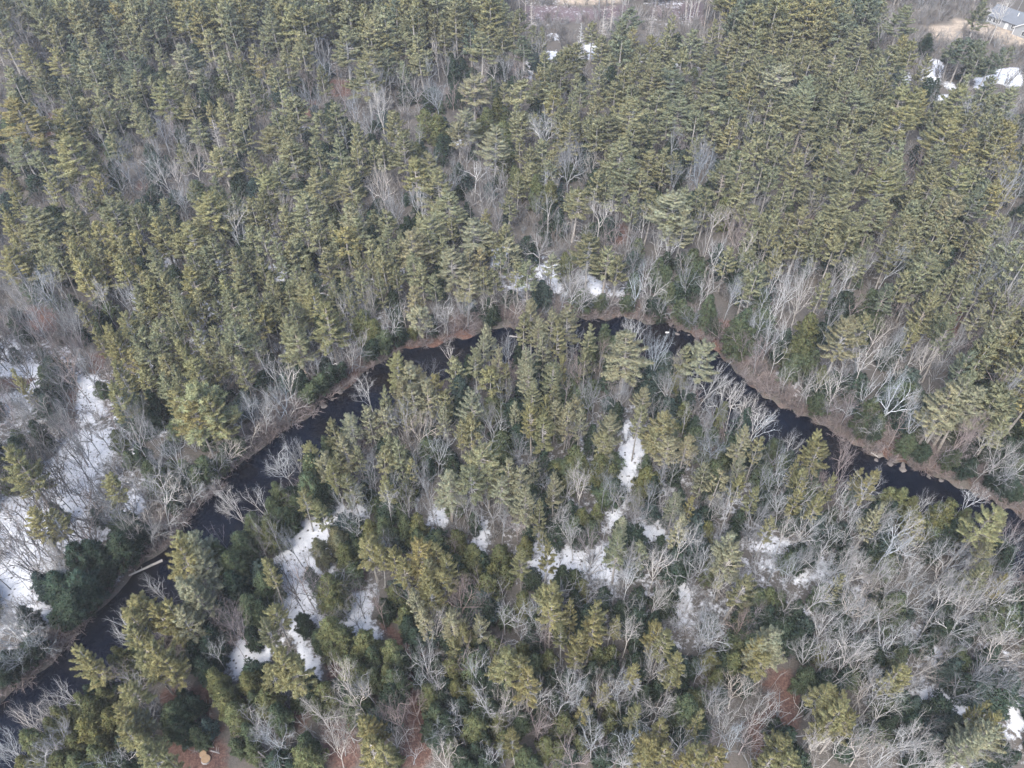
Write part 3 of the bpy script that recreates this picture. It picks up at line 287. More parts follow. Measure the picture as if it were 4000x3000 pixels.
# ------------------------------------------------------------------ tree kinds (metres, base at the origin)
UP = np.array([0., 0., 1.])
def make_pine(seed, H=20., Rc=3.2, cb=.42, lod=1.0, sparse=1.0, flat=0.0):
    g = np.random.default_rng(seed)
    tr, fo = MB(), MB()
    bend = g.normal(0, .25, 2)
    def ax(z): return np.array([bend[0]*math.sin(z/H*3), bend[1]*math.sin(z/H*2.3), z])
    zs = np.linspace(0, H*.985, 9)
    tr.tube([ax(z) for z in zs], .26*(1-zs/H)**.8+.02, 6 if lod > .8 else 4)
    z = cb*H; P = []; D = []; T = []
    step = .74/lod**.3; asym = g.uniform(0, 2*PI)
    while z < H*.97:
        t = (z-cb*H)/(H-cb*H)
        prof = (1-t)**(.62+.2*flat)*(.72+.28*min(1, t*3.5+.1))+.03
        if flat > 0: prof = prof*(1-flat)+flat*math.sqrt(max(0, 1-t*t))*.95
        nb = 5 if t < .85 else 4
        a0 = g.uniform(0, 2*PI)
        for k in range(nb):
            if g.random() < .12*(2-sparse): continue
            a = a0+k*2*PI/nb+g.normal(0, .28)
            L = Rc*prof*g.uniform(.55, 1.18)*(1+.18*math.cos(a-asym))+.35; z_keep = z; z = z+g.normal(0, .22)
            el = R(6+48*t**1.3)+g.normal(0, .12)
            curve = g.uniform(.12, .32)
            s = np.linspace(0, 1, 4)
            hd = np.array([math.cos(a), math.sin(a), 0])
            pts = ax(z)[None]+hd[None]*(L*s)[:, None]*math.cos(el)+UP[None]*(L*(math.sin(el)*s+curve*s*s-.08*s))[:, None]
            if lod > .5: tr.tube(pts, np.linspace(.055, .018, 4)*(L/3+.35), 3)
            sidev = np.array([-hd[1], hd[0], 0])
            nt_ = max(3, int(L/.42*lod**.5)); f0 = .30 if t < .6 else .12
            for q in range(nt_):
                f = f0+(1-f0)*(q+.6)/nt_
                base = ax(z)+hd*L*f*math.cos(el)+UP*L*(math.sin(el)*f+curve*f*f-.08*f)
                tang = norm(hd*math.cos(el)+UP*(math.sin(el)+2*curve*f))
                w = .42*L*(1.08-f)*g.uniform(.7, 1.15)
                br = g.uniform(.84, 1.16)
                for sg in (-1, 1):
                    tw = norm(tang*.75+sidev*sg*.8+UP*.15)
                    for m in range(1 if w < .55 else 2):
                        P.append(base+tw*w*(m+.55)/(1 if w < .55 else 2)); D.append(tw); T.append(br*g.uniform(.85, 1.15))
                if q >= nt_-2: P.append(base+tang*.15); D.append(tang); T.append(br*1.05)
            z = z_keep
        z += step*g.uniform(.75, 1.25)
    for k in range(4): P.append(ax(H*(.95+.013*k))); D.append(UP*1.); T.append(1.1)
    P, D, T = np.array(P), np.array(D), np.array(T)
    nbl = int(17*lod) if lod > .6 else 9
    n = len(P)
    p = np.repeat(P, nbl, 0)+g.normal(0, .06, (n*nbl, 3)); d = norm(np.repeat(D, nbl, 0)*.95+UP*.38+g.normal(0, .5, (n*nbl, 3)))
    tt = np.repeat(T, nbl)*g.uniform(.85, 1.15, n*nbl)
    warm = np.repeat(g.uniform(-.07, .07, n), nbl)
    tint = np.stack([tt*(1+warm), tt, tt*(1-.8*warm)], 1)
    sc = 1.0 if lod > .6 else 1.45
    fo.blades(p-d*.12, d, g.uniform(.32, .60, n*nbl)*sc**.6, .105*sc**1.8, tint, norm(np.repeat(norm(D*[1, 1, .4]), nbl, 0)*.75+UP*.6+g.normal(0, .3, (n*nbl, 3))))
    for k in range(int(13*min(1, lod+.3))):
        zz = g.uniform(.16, cb+.06)*H; a = g.uniform(0, 2*PI); L = g.uniform(.5, .85)*Rc*min(1, .35+zz/(cb*H)*.65)
        hd = np.array([math.cos(a), math.sin(a), 0]); s = np.linspace(0, 1, 4)
        pts = ax(zz)[None]+hd[None]*(L*s)[:, None]+UP[None]*(L*(.12*s-.35*s*s+.1*s**3))[:, None]+g.normal(0, .05, (4, 3))
        tr.tube(pts, np.linspace(.045, .016, 4), 3)
        for f, sg in ((.45, 1), (.6, -1), (.75, 1), (.88, -1)):
            b = ax(zz)+hd*L*f+UP*L*(.12*f-.35*f*f+.1*f**3)
            e = b+(hd*.7+np.array([-hd[1], hd[0], 0])*sg*.8-UP*.15)*L*.3
            tr.tube([b, e], [.02, .012], 3)
    return tr, fo
def make_hemlock(seed, H=11., Rc=2.6, lod=1.0):
    g = np.random.default_rng(seed); tr, fo = MB(), MB()
    tr.tube([[0, 0, z] for z in np.linspace(0, H*.97, 6)], np.linspace(.2, .02, 6), 5 if lod > .8 else 3)
    P = []; D = []; T = []; z = .1*H; lob = g.uniform(0, 2*PI, 3)
    while z < H*.985:
        t = (z-.1*H)/(.9*H)
        prof = (1-t**1.7)**.8*(.72+.28*min(1, t*4))
        nb = 7 if t < .8 else 5; a0 = g.uniform(0, 6.28)
        for k in range(nb):
            a = a0+k*2*PI/nb+g.normal(0, .25)
            lump = 1+.2*math.sin(3*a+lob[0]+z*1.1)+.15*math.sin(5*a+lob[1]-z*.9)
            L = Rc*prof*lump*g.uniform(.6, 1.2)+.2
            hd = np.array([math.cos(a), math.sin(a), 0]); el = R(5+45*t)
            if lod > .8:
                s = np.linspace(0, 1, 3)
                tr.tube(np.array([0, 0, z])[None]+hd[None]*(L*s)[:, None]+UP[None]*(L*(math.sin(el)*s-.35*s*s))[:, None], [.035, .025, .012], 3)
            n = max(3, int(L/.3*lod**.5)); br0 = g.uniform(.8, 1.2)
            for q in range(n):
                f = .4+.6*(q+.5)/n
                b = np.array([0, 0, z])+hd*L*f+UP*L*(math.sin(el)*f-.35*f*f)
                for sg in (-1, 1):
                    tw = norm(hd*.7+np.array([-hd[1], hd[0], 0])*sg*.75-UP*.12)
                    P.append(b+tw*.35*L*(1.1-f)); D.append(tw); T.append(br0*g.uniform(.8, 1.2))
        z += .42/lod**.4*g.uniform(.8, 1.2)
    P.append([0, 0, H*.97]); D.append(UP); T.append(1)
    P, D, T = np.array(P), np.array(D), np.array(T); n = len(P); nbl = 9 if lod > .8 else 5
    p = np.repeat(P, nbl, 0)+g.normal(0, .13, (n*nbl, 3)); d = norm(np.repeat(D, nbl, 0)+UP*.05+g.normal(0, .55, (n*nbl, 3)))
    tt = np.repeat(T, nbl)*g.uniform(.85, 1.15, n*nbl); warm = np.repeat(g.uniform(-.12, .12, n), nbl)
    sc = 1.0 if lod > .8 else 1.35
    fo.blades(p, d, g.uniform(.26, .46, n*nbl)*sc, .15*sc, np.stack([tt*(1+warm), tt, tt*(1-.6*warm)], 1), norm(np.repeat(norm(D*[1, 1, .3]), nbl, 0)*.75+UP*.6+g.normal(0, .3, (n*nbl, 3))))
    return tr, fo
def make_bare(seed, H=16., Rc=4., form='spread', lod=1.0):
    g = np.random.default_rng(seed); tr, tw = MB(), MB()
    fork = {'spread': .34, 'vase': .42, 'pole': .58, 'dead': .4}[form]
    ch = {'spread': (6, 5, 5, 5), 'vase': (6, 5, 5, 5), 'pole': (5, 4, 4, 3), 'dead': (5, 4, 3, 0)}[form]
    if lod < .8: ch = (ch[0], ch[1]-1, ch[2]-1, min(2, ch[3]))
    openang = {'spread': 50, 'vase': 34, 'pole': 36, 'dead': 55}[form]
    def poly(p, d, L, n, wig, trop):
        pts = [p]; dirs = []
        for i in range(n):
            d = norm(d+g.normal(0, wig, 3)+UP*trop); dirs.append(d); p = p+d*L/n; pts.append(p)
        return np.array(pts), dirs
    def grow(p, d, L, r, lv):
        n = (6, 5, 4, 3, 2)[lv]
        pts, dirs = poly(p, d, L, n, (.05, .20, .24, .28, .26)[lv], (.05, .07, .07, .05, .04)[lv])
        r1 = r*(.62 if lv < 2 else .5)
        if lv == 0: rad = np.linspace(r*1.15, r*.75, n+1)
        else: rad = np.linspace(r, max(r1, .011), n+1)
        tgt = tr if lv <= 2 else tw
        sh = g.uniform(.85, 1.12)
        tgt.tube(pts, rad, (7, 5, 4, 3, 3)[lv] if lod > .8 else (5, 4, 3, 3, 3)[lv], tint=np.full(3, sh*(1.0 if lv <= 2 else .92)), cap=False)
        if lv == 4 or (lv == 3 and ch[3] == 0): return
        k = ch[lv]; az = g.uniform(0, 2*PI)
        for i in range(k):
            if lv == 0: f = 1.0 if i < 3 else g.uniform(.72, 1.0)
            else: f = .3+.7*(i+.7)/k
            x = min(f, .999)*n; j = int(x); b = pts[j]+(pts[j+1]-pts[j])*(x-j); dd = dirs[j]
            a = az+i*2.4+g.normal(0, .3)
            e1 = norm(np.cross(dd, UP+.1*np.array([1., .4, 0]))); e2 = np.cross(dd, e1)
            an = R(openang if lv == 0 else 44)*g.uniform(.55, 1.15)*(.5 if (lv > 0 and i == k-1) else 1)
            nd_ = dd*math.cos(an)+(e1*math.cos(a)+e2*math.sin(a))*math.sin(an)
            if lv == 0: Lc = (H-L*f)*g.uniform(.62, .85)
            else: Lc = L*g.uniform(.45, .66)*(1.15-.35*f)
            grow(b, nd_, Lc, max(.0165 if lv < 3 else .012, r*(.60 if lv == 0 else .54)*g.uniform(.8, 1.1)), lv+1)
    r0 = {'spread': .25, 'vase': .2, 'pole': .13, 'dead': .17}[form]*(H/16)
    grow(np.zeros(3), norm(UP+g.normal(0, .05, 3)), H*fork, r0, 0)
    return tr, tw
def make_snag(seed, H=13., Rc=1.6):
    g = np.random.default_rng(seed); tr = MB(); br = tr
    tr.tube([[g.normal(0, .05), g.normal(0, .05), z] for z in np.linspace(0, H, 8)], np.linspace(.2, .03, 8), 6)
    z = .25*H
    while z < H*.97:
        t = z/H
        for k in range(4):
            a = g.uniform(0, 6.28); L = Rc*(1.15-t)*1.3*g.uniform(.5, 1.15); hd = np.array([math.cos(a), math.sin(a), 0])
            s = np.linspace(0, 1, 4)
            br.tube(np.array([0, 0, z])[None]+hd[None]*(L*s)[:, None]+UP[None]*(L*(-.25*s+.45*s*s))[:, None]+g.normal(0, .03, (4, 3)), np.linspace(.05, .018, 4), 3)
            for f in (.5, .75):
                b = np.array([0, 0, z])+hd*L*f+UP*L*(-.25*f+.45*f*f); sg = g.choice([-1, 1])
                br.tube([b, b+(hd*.5+np.array([-hd[1], hd[0], 0])*sg*.6+UP*.2)*L*.35], [.022, .012], 3)
        z += .55*g.uniform(.7, 1.3)
    return tr
# ------------------------------------------------------------------ river line and ground sheet
WL, HW = -0.9, 5.2                               # water level, half width of the river
bx, by = ray_at([p[0] for p in BANK], [p[1] for p in BANK], WL)
bank = np.stack([bx, by], 1)
def resample(p, step=2.0):
    d = np.concatenate([[0], np.cumsum(np.linalg.norm(np.diff(p, axis=0), axis=1))]); s = np.arange(0, d[-1], step)
    return np.stack([np.interp(s, d, p[:, 0]), np.interp(s, d, p[:, 1])], 1)
bank = resample(bank)
tg = norm(np.gradient(bank, axis=0))
near = np.stack([tg[:, 1], -tg[:, 0]], 1)        # towards the camera
ctr = bank+near*HW
for _ in range(4): ctr[1:-1] = .25*ctr[:-2]+.5*ctr[1:-1]+.25*ctr[2:]
def seg(pts, z=WL): x, y = ray_at([p[0] for p in pts], [p[1] for p in pts], z); return resample(np.stack([x, y], 1), 1.0)
INLET = [(seg([(905, 1862), (850, 1856), (800, 1838)]), .9), (seg([(2625, 1300), (2592, 1236)]), 1.2)]
def pdist(x, y, line):
    """distance and signed side (positive = far bank) to a polyline given as dense points"""
    best = np.full(x.shape, 1e9); bi = np.zeros(x.shape, int)
    for i0 in range(0, len(line), 1):
        d = (x-line[i0, 0])**2+(y-line[i0, 1])**2
        m = d < best; best[m] = d[m]; bi[m] = i0
    return np.sqrt(best), bi
ctg = norm(np.gradient(ctr, axis=0)); cfar = np.stack([-ctg[:, 1], ctg[:, 0]], 1)
_hn = [rng.uniform(0, 6.28, 4) for _ in range(3)]
def undul(x, y): return .35*np.sin(x*.045+_hn[0][0])*np.sin(y*.05+_hn[0][1])+.18*np.sin(x*.13+_hn[1][0])*np.sin(y*.11+_hn[1][1])+.07*np.sin(x*.4+_hn[2][0])*np.sin(y*.37+_hn[2][1])
def smooth(a, b, x): t = np.clip((x-a)/(b-a), 0, 1); return t*t*(3-2*t)
def height(x, y):
    x = np.asarray(x, float); y = np.asarray(y, float)
    d, _ = pdist(x, y, ctr)
    d = d+.45*np.sin(x*.7+y*.3)+.35*np.sin(x*1.6-y*1.1)
    z = undul(x, y)*smooth(HW+1, HW+9, d)
    z = z-2.0*(1-smooth(HW-2.2, HW+2.6, d))
    for ln, w in INLET:
        di, _ = pdist(x, y, ln); z = np.minimum(z, z-1.9*(1-smooth(w*.4, w+1.4, di)))
    return z
def axis(lo, hi, st, far):
    a = np.arange(lo, hi+1e-6, st); ext = []; s = st; v = hi
    while v < far: s *= 1.35; v += s; ext.append(v)
    lowext = []; s = st; v = lo
    while v > -far: s *= 1.35; v -= s; lowext.append(v)
    return np.concatenate([lowext[::-1], a, ext])
gx = axis(-175, 175, .75, 5000); gy = axis(14, 300, .75, 5500)
GX, GY = np.meshgrid(gx, gy); vx, vy = GX.ravel(), GY.ravel()
inner = (np.abs(vx) < 182) & (vy > 8) & (vy < 310)
vz = np.zeros_like(vx); vz[inner] = height(vx[inner], vy[inner])
def pip(px, py, poly):
    r = np.zeros(px.shape, bool); n = len(poly); j = n-1
    for i in range(n):
        xi, yi = poly[i]; xj, yj = poly[j]
        r ^= ((yi > py) != (yj > py)) & (px < (xj-xi)*(py-yi)/(yj-yi+1e-12)+xi); j = i
    return r
def parse_poly(t, s):
    a = [float(q) for q in s.split()]; return [tile_px(t, a[i], a[i+1]) for i in range(0, len(a), 2)]
SNOWP = [(parse_poly(t, s), w) for t, w, s in SNOW]
LITP = [parse_poly(t, s) for t, s in LITTER]; STRP = [parse_poly(t, s) for t, s in STRAW]; SWP = [parse_poly(t, s) for t, s in SWAMP]
def in_any(px, py, polys):
    r = np.zeros(np.shape(px), bool)
    for p in polys: r |= pip(px, py, p)
    return r
gpx, gpy, _ = project(vx, vy, 0*vx)
snow = np.where(inner, .24, .3)*1.0; lit = np.zeros_like(vx); straw = np.zeros_like(vx); swamp = np.zeros_like(vx)
for p, w in SNOWP: m = pip(gpx, gpy, p) & inner; snow[m] = np.maximum(snow[m], w)
ZONES = [([(1900, 1720), (2500, 1560), (2760, 1640), (3300, 2050), (3560, 2480), (2560, 2560), (2000, 2280)], .50), ([(480, 950), (1250, 800), (1650, 1200), (1500, 1330), (900, 1560), (480, 1400)], .47), ([(-50, 1230), (420, 1420), (560, 1560), (600, 1900), (480, 2250), (150, 2560), (-50, 2700)], .53), ([(900, 2050), (1400, 1980), (1500, 2300), (1300, 2700), (850, 2650)], .45), ([(3200, 2450), (4050, 2300), (4050, 3100), (3500, 3050)], .47), ([(1950, 1000), (2500, 1000), (2500, 1200), (1950, 1220)], .50)]
for p, w in ZONES: m = pip(gpx, gpy, p) & inner; snow[m] = np.maximum(snow[m], w)
for p in LITP: lit[pip(gpx, gpy, p) & inner] = 1
for p in STRP: straw[pip(gpx, gpy, p) & inner] = 1
for p in SWP: swamp[pip(gpx, gpy, p) & inner] = 1
dd = np.full(vx.shape, 99.0); side = np.zeros(vx.shape)
k = np.where(inner)[0]; d_, i_ = pdist(vx[k], vy[k], ctr); dd[k] = d_
side[k] = (vx[k]-ctr[i_, 0])*cfar[i_, 0]+(vy[k]-ctr[i_, 1])*cfar[i_, 1]
strip = (1-smooth(HW+1.2, HW+4.6, dd+2.4*np.sin(vx*.31+1.3)*np.sin(vy*.27)+1.2*np.sin(vx*.9+vy*.6)))
snow = np.where((strip > .3) & (snow < .84), snow*(1-strip), snow); lit = np.maximum(lit, .3*strip*(snow < .9))
snow[lit > .5] = np.minimum(snow[lit > .5], .12)
ny_, nx_ = len(gy), len(gx)
def blur(a, n=1):
    a = a.reshape(ny_, nx_).copy()
    for _ in range(n):
        b = a.copy(); b[1:-1, 1:-1] = (a[1:-1, 1:-1]*2+a[:-2, 1:-1]+a[2:, 1:-1]+a[1:-1, :-2]+a[1:-1, 2:])/6; a = b
    return a.ravel()
snow, lit, straw, swamp = blur(snow, 2), blur(lit, 3), blur(straw, 5), blur(swamp, 5)
vz = vz+np.where(inner, .16*smooth(.5, .8, snow), 0)
ii = (np.arange(ny_-1)[:, None]*nx_+np.arange(nx_-1)[None]).ravel()
quads = np.stack([ii, ii+1, ii+nx_+1, ii+nx_], 1).astype(np.int32)

m, nt, N, L = new_mat('forest_floor')
tc = nd(nt, 'ShaderNodeTexCoord').outputs['Object']
n1 = noise(nt, .22, 5, .62, tc); n2 = noise(nt, 1.3, 4, .65, tc); n3 = noise(nt, 3.2, 5, .8, tc); n4 = noise(nt, .6, 5, .7, tc)
hum = ramp(nt, [(.3, (.028, .028, .024)), (.5, (.052, .048, .042)), (.7, (.09, .08, .071))]); L.new(n3, hum.inputs[0])
litr = ramp(nt, [(.3, (.022, .012, .010)), (.5, (.066, .037, .029)), (.7, (.135, .088, .070))]); L.new(n3, litr.inputs[0])
base = mixc(nt, mathn(nt, 'MULTIPLY_ADD', n1, 1.6, -.45, True), hum.outputs[0], (.066, .058, .052))
lf = attr(nt, 'litter').outputs['Fac']; base = mixc(nt, mathn(nt, 'MULTIPLY_ADD', mathn(nt, 'ADD', lf, mathn(nt, 'MULTIPLY_ADD', n4, 1.7, -.85)), 2.5, -.7, True), base, litr.outputs[0])
st_ = ramp(nt, [(.3, (.16, .13, .10)), (.7, (.30, .25, .19))]); L.new(n2, st_.inputs[0])
base = mixc(nt, mathn(nt, 'MULTIPLY', attr(nt, 'straw').outputs['Fac'], mathn(nt, 'MULTIPLY_ADD', n4, 2.2, -.25, True), None, True), base, st_.outputs[0])
base = mixc(nt, mathn(nt, 'MULTIPLY', attr(nt, 'swamp').outputs['Fac'], .8), base, (.07, .05, .056))
sn = attr(nt, 'snow').outputs['Fac']
sv = mathn(nt, 'ADD', sn, mathn(nt, 'ADD', mathn(nt, 'ADD', mathn(nt, 'MULTIPLY_ADD', n2, .9, -.45), mathn(nt, 'MULTIPLY_ADD', n3, .5, -.25)), mathn(nt, 'MULTIPLY_ADD', n4, .9, -.45)))
sfac = mathn(nt, 'MULTIPLY_ADD', sv, 4.5, -2.2, True)
vor = nd(nt, 'ShaderNodeTexVoronoi'); vor.inputs['Scale'].default_value = 1.3; L.new(tc, vor.inputs['Vector'])
hole = mathn(nt, 'MULTIPLY_ADD', mathn(nt, 'ADD', vor.outputs['Distance'], mathn(nt, 'MULTIPLY_ADD', n2, .3, -.15)), 7, -.9, True)
sfac = mathn(nt, 'MULTIPLY', sfac, hole)
scol = ramp(nt, [(.3, (.26, .275, .295)), (.6, (.37, .38, .395))]); L.new(n4, scol.inputs[0])
col = mixc(nt, sfac, base, scol.outputs[0])
p = nd(nt, 'ShaderNodeBsdfPrincipled'); L.new(col, p.inputs['Base Color']); p.inputs['Roughness'].default_value = .9
p.inputs['Specular IOR Level'].default_value = .15
bp = nd(nt, 'ShaderNodeBump'); bp.inputs['Strength'].default_value = .6; bp.inputs['Distance'].default_value = .12
L.new(mathn(nt, 'ADD', n3, mathn(nt, 'MULTIPLY', sfac, .8)), bp.inputs['Height']); L.new(bp.outputs[0], p.inputs['Normal'])
o = nd(nt, 'ShaderNodeOutputMaterial'); L.new(p.outputs[0], o.inputs[0])
me = make_mesh('ground', np.stack([vx, vy, vz], 1), np.zeros((0, 3), np.int32), quads, None, m, True)
for nm, a in (('snow', snow), ('litter', lit), ('straw', straw), ('swamp', swamp)):
    at = me.attributes.new(nm, 'FLOAT', 'POINT'); at.data.foreach_set('value', a.astype(np.float32))
tag(link('ground', me), kind='structure')

wm, nt, N, L = new_mat('river_water')
tc = nd(nt, 'ShaderNodeTexCoord').outputs['Object']
p = nd(nt, 'ShaderNodeBsdfPrincipled'); p.inputs['Roughness'].default_value = .08; p.inputs['IOR'].default_value = 1.33; p.inputs['Specular IOR Level'].default_value = .2
wc = ramp(nt, [(.45, (.0015, .0025, .006)), (.7, (.005, .004, .004))]); L.new(noise(nt, .12, 3, .5, tc), wc.inputs[0]); L.new(wc.outputs[0], p.inputs['Base Color'])
b1 = nd(nt, 'ShaderNodeBump'); b1.inputs['Strength'].default_value = .45; b1.inputs['Distance'].default_value = .12
L.new(mathn(nt, 'ADD', noise(nt, .9, 4, .6, tc), mathn(nt, 'MULTIPLY', noise(nt, 5.0, 2, .5, tc), .35)), b1.inputs['Height']); L.new(b1.outputs[0], p.inputs['Normal'])
o = nd(nt, 'ShaderNodeOutputMaterial'); L.new(p.outputs[0], o.inputs[0])
low = vz < WL+.35
wq = quads[low[quads].any(1)]; used = np.unique(wq); remap = np.full(len(vx), -1, np.int32); remap[used] = np.arange(len(used))
tag(link('river', make_mesh('river', np.stack([vx[used], vy[used], np.full(len(used), WL)], 1), np.zeros((0, 3), np.int32), remap[wq], None, wm, True)), kind='structure')
# ------------------------------------------------------------------ where every tree stands
HUE = {'P': {'': (.190, .194, .116), 'y': (.206, .200, .102), 'l': (.225, .226, .150), 'd': (.128, .146, .100)},
       'H': {'': (.078, .098, .056), 'y': (.110, .118, .056), 'd': (.038, .055, .038), 'b': (.050, .070, .060), 'l': (.135, .14, .088)},
       'B': {'': (.186, .190, .195), 'w': (.288, .287, .281), 'p': (.185, .162, .160), 'd': (.080, .077, .077), 'b': (.18, .188, .197)}}
def parse(kind):
    out = []
    for t, d in SURVEY.items():
        for e in d[kind].split(';'):
            a = e.split(); w = a[2]; tone = w[-1] if w[-1].isalpha() else ''
            x, y = tile_px(t, float(a[0]), float(a[1])); out.append((x, y, float(w.rstrip(tone) if tone else w)*4.521, tone))
    return out
def off_water(x, y, keep):
    d, i = pdist(np.array([x]), np.array([y]), ctr); d = d[0]; i = i[0]
    if d >= keep: return x, y, 0., None
    s = (x-ctr[i, 0])*cfar[i, 0]+(y-ctr[i, 1])*cfar[i, 1]; sg = 1 if s > 0 else -1
    v = cfar[i]*sg*(keep-abs(s) if abs(s) < keep else 0)
    return x+v[0], y+v[1], float(np.linalg.norm(v)), -v
TREES = {'P': [], 'H': [], 'B': []}
for kind in 'PHB':
    for (px, py, w, tone) in parse(kind):
        h = 15.; jh = rng.uniform(.86, 1.16); tall = 1.06 if kind == 'P' and px > 2850 and 250 < py < 1500 else 1.0
        for _ in range(4):
            zt = h*(1.0 if kind != 'B' else .66)
            x, y = ray_at(px, py, zt); dep = float(project(x, y, zt)[2]); cw = w*dep/F
            if kind == 'P': h = min(24., max(6., (9.0+1.1*cw)*jh*tall*(.9 if py < 1000 else 1.0)))
            elif kind == 'H': h = min(18., max(2.5, (2.6+1.75*cw)*jh))
            else: h = min(20., max(6., (6.2+1.1*cw)*jh))
        x, y = float(x), float(y)
        x2, y2, push, v = off_water(x, y, HW+(1.6 if kind != 'H' else 2.4))
        lean = (0., 0.)
        if push > 0:
            an = min(R(26), math.atan(push/zt)); v = v/(np.linalg.norm(v)+1e-9); lean = (v[0]*math.tan(an), v[1]*math.tan(an))
        g = rng.normal(0, .022 if kind != 'B' else .05, 2)
        TREES[kind].append(dict(x=x2, y=y2, h=h, cw=cw, px=px, py=py, w=w, tone=tone, lean=(lean[0]+g[0], lean[1]+g[1]), size=w*(h*F/dep)))
GROUNDZ = {}
for kind in 'PHB':
    a = np.array([[t['x'], t['y']] for t in TREES[kind]]); z = height(a[:, 0], a[:, 1])
    for t, q in zip(TREES[kind], z): t['z'] = float(q)-.08

# ------------------------------------------------------------------ prototypes
def radius(mb, q=93):
    v = mb.arrays()[0]; return float(np.percentile(np.hypot(v[:, 0], v[:, 1]), q))
def proto(parts, H):
    """parts: list of (name, MB, material); height and radius of the crown for scaling"""
    return dict(parts=parts, H=H, R=radius(parts[-1][1]), me=None)
PINES = [proto([('trunk', a, M_BARK), ('crown', b, M_NEEDLE)], H) for a, b, H in
         [(*make_pine(100+i, H, rc, cb, 1.0, sp, fl), H) for i, (H, rc, cb, sp, fl) in enumerate(
          [(19, 3.2, .46, 1, 0), (20, 3.5, .5, 1, .1), (18, 3.2, .40, .95, 0), (19, 3.3, .52, .9, .3), (20, 3.6, .45, .85, .15), (17, 3.1, .46, 1, .15), (18, 2.9, .38, .95, 0), (20, 3.5, .52, .8, .25), (21, 2.9, .5, .9, .05), (17, 3.4, .4, .7, .4), (20, 3.0, .42, .8, .1), (19, 3.6, .55, .75, .2)])]]
HEMS = [proto([('trunk', a, M_BARK), ('crown', b, M_NEEDLE)], H) for a, b, H in [(*make_hemlock(200+i, H, rc, 1.0), H) for i, (H, rc) in enumerate([(11, 2.6), (10, 2.7), (12, 2.5), (9, 2.6), (11, 2.9)])]]
BARES = [proto([('trunk', a, M_BARK), ('crown', b, M_TWIG)], H) for a, b, H in [(*make_bare(300+i, H, 4, fm, 1.0), H) for i, (H, fm) in enumerate(
          [(16, 'spread'), (15, 'vase'), (16, 'spread'), (17, 'vase'), (14, 'spread'), (16, 'pole'), (15, 'spread'), (16, 'vase'), (15, 'pole')])]]
DEADS = [proto([('trunk', a, M_BARK), ('crown', b, M_TWIG)], H) for a, b, H in [(*make_bare(390+i, 12, 3, 'dead', 1.0), 12) for i in range(3)]]
DEAD_AT = [tile_px(*q) for q in (((2, 1), 128, 45), ((1, 2), 200, 45), ((0, 3), 160, 78), ((1, 1), 80, 120), ((1, 3), 132, 148), ((2, 3), 98, 118), ((1, 2), 38, 15), ((3, 3), 3, 115), ((2, 3), 68, 127), ((1, 3), 150, 82), ((2, 2), 115, 62))]
P_LO = [(*[m.arrays() for m in make_pine(150+i, 18, (3.2, 2.7, 3.5, 3.0)[i % 4], (.46, .36, .54)[i % 3], .5, (1, .8)[i % 2], .07*(i % 4))], 18., 0) for i in range(9)]
H_LO = [(*[m.arrays() for m in make_hemlock(250+i, 11, 2.7, .5)], 11., 0) for i in range(3)]
B_LO = [(*[m.arrays() for m in make_bare(350+i, 15, 4, ('spread', 'vase', 'pole')[i % 3], .5)], 15., 0) for i in range(6)]
def r93(v): return float(np.percentile(np.hypot(v[:, 0], v[:, 1]), 93))
P_LO = [(a[:2], a[2], r93(a[1][0])) for a in P_LO]; H_LO = [(a[:2], a[2], r93(a[1][0])) for a in H_LO]; B_LO = [(a[:2], a[2], r93(a[1][0])) for a in B_LO]
BARKC = {'P': (.22, .21, .195), 'H': (.10, .085, .075)}
def jitter(c, k=.1):
    f = 1+rng.normal(0, k); w = rng.normal(0, .035); return (c[0]*f*(1+w), c[1]*f, c[2]*f*(1-w))
def mtx(t, sx, sz, rz):
    A = Matrix(((1, 0, t['lean'][0], 0), (0, 1, t['lean'][1], 0), (0, 0, 1, 0), (0, 0, 0, 1)))
    tilt = Vector((t['lean'][0], t['lean'][1], 1)).normalized()
    q = Vector((0, 0, 1)).rotation_difference(tilt)
    return Matrix.Translation((t['x'], t['y'], t['z'])) @ q.to_matrix().to_4x4() @ Matrix.Rotation(rz, 4, 'Z') @ Matrix.Diagonal((sx, sx, sz, 1))
def plant(name, pr, t, cols, sx, sz):
    """an Empty at the foot of the tree, with a copy of each part of its kind"""
    if pr['me'] is None: pr['me'] = [(n, mb.mesh(name+'_'+n, mat)) for n, mb, mat in pr['parts']]
    e = bpy.data.objects.new(name, None); COL.objects.link(e); e.empty_display_size = .5
    e.matrix_world = mtx(t, sx, sz, rng.uniform(0, 6.28))
    for (n, me), c in zip(pr['me'], cols):
        q = bpy.data.objects.new(n, me); COL.objects.link(q); q.parent = e; q.color = (*c, 1)
    return e
class Mass:
    """many small far trees gathered into ONE mesh"""
    def __init__(s): s.v = []; s.t = []; s.q = []; s.c = []; s.n = 0; s.nr = []
    def put(s, arr, M, col):
        v, t, q, c, nr = arr; Mn = np.array(M)
        if nr is not None: s.nr.append(norm(nr @ np.linalg.inv(Mn[:3, :3])))
        s.v.append((v @ Mn[:3, :3].T+Mn[:3, 3]).astype(np.float32)); s.t.append(t+s.n); s.q.append(q+s.n); s.c.append(c*np.array(col, np.float32)); s.n += len(v)
    def build(s, name, mat):
        return link(name, make_mesh(name, np.concatenate(s.v), np.concatenate(s.t), np.concatenate(s.q), np.concatenate(s.c), mat, False, np.concatenate(s.nr) if s.nr else None))
NAMES = {'P': 'pine_tree', 'H': 'hemlock_tree', 'B': 'bare_tree'}
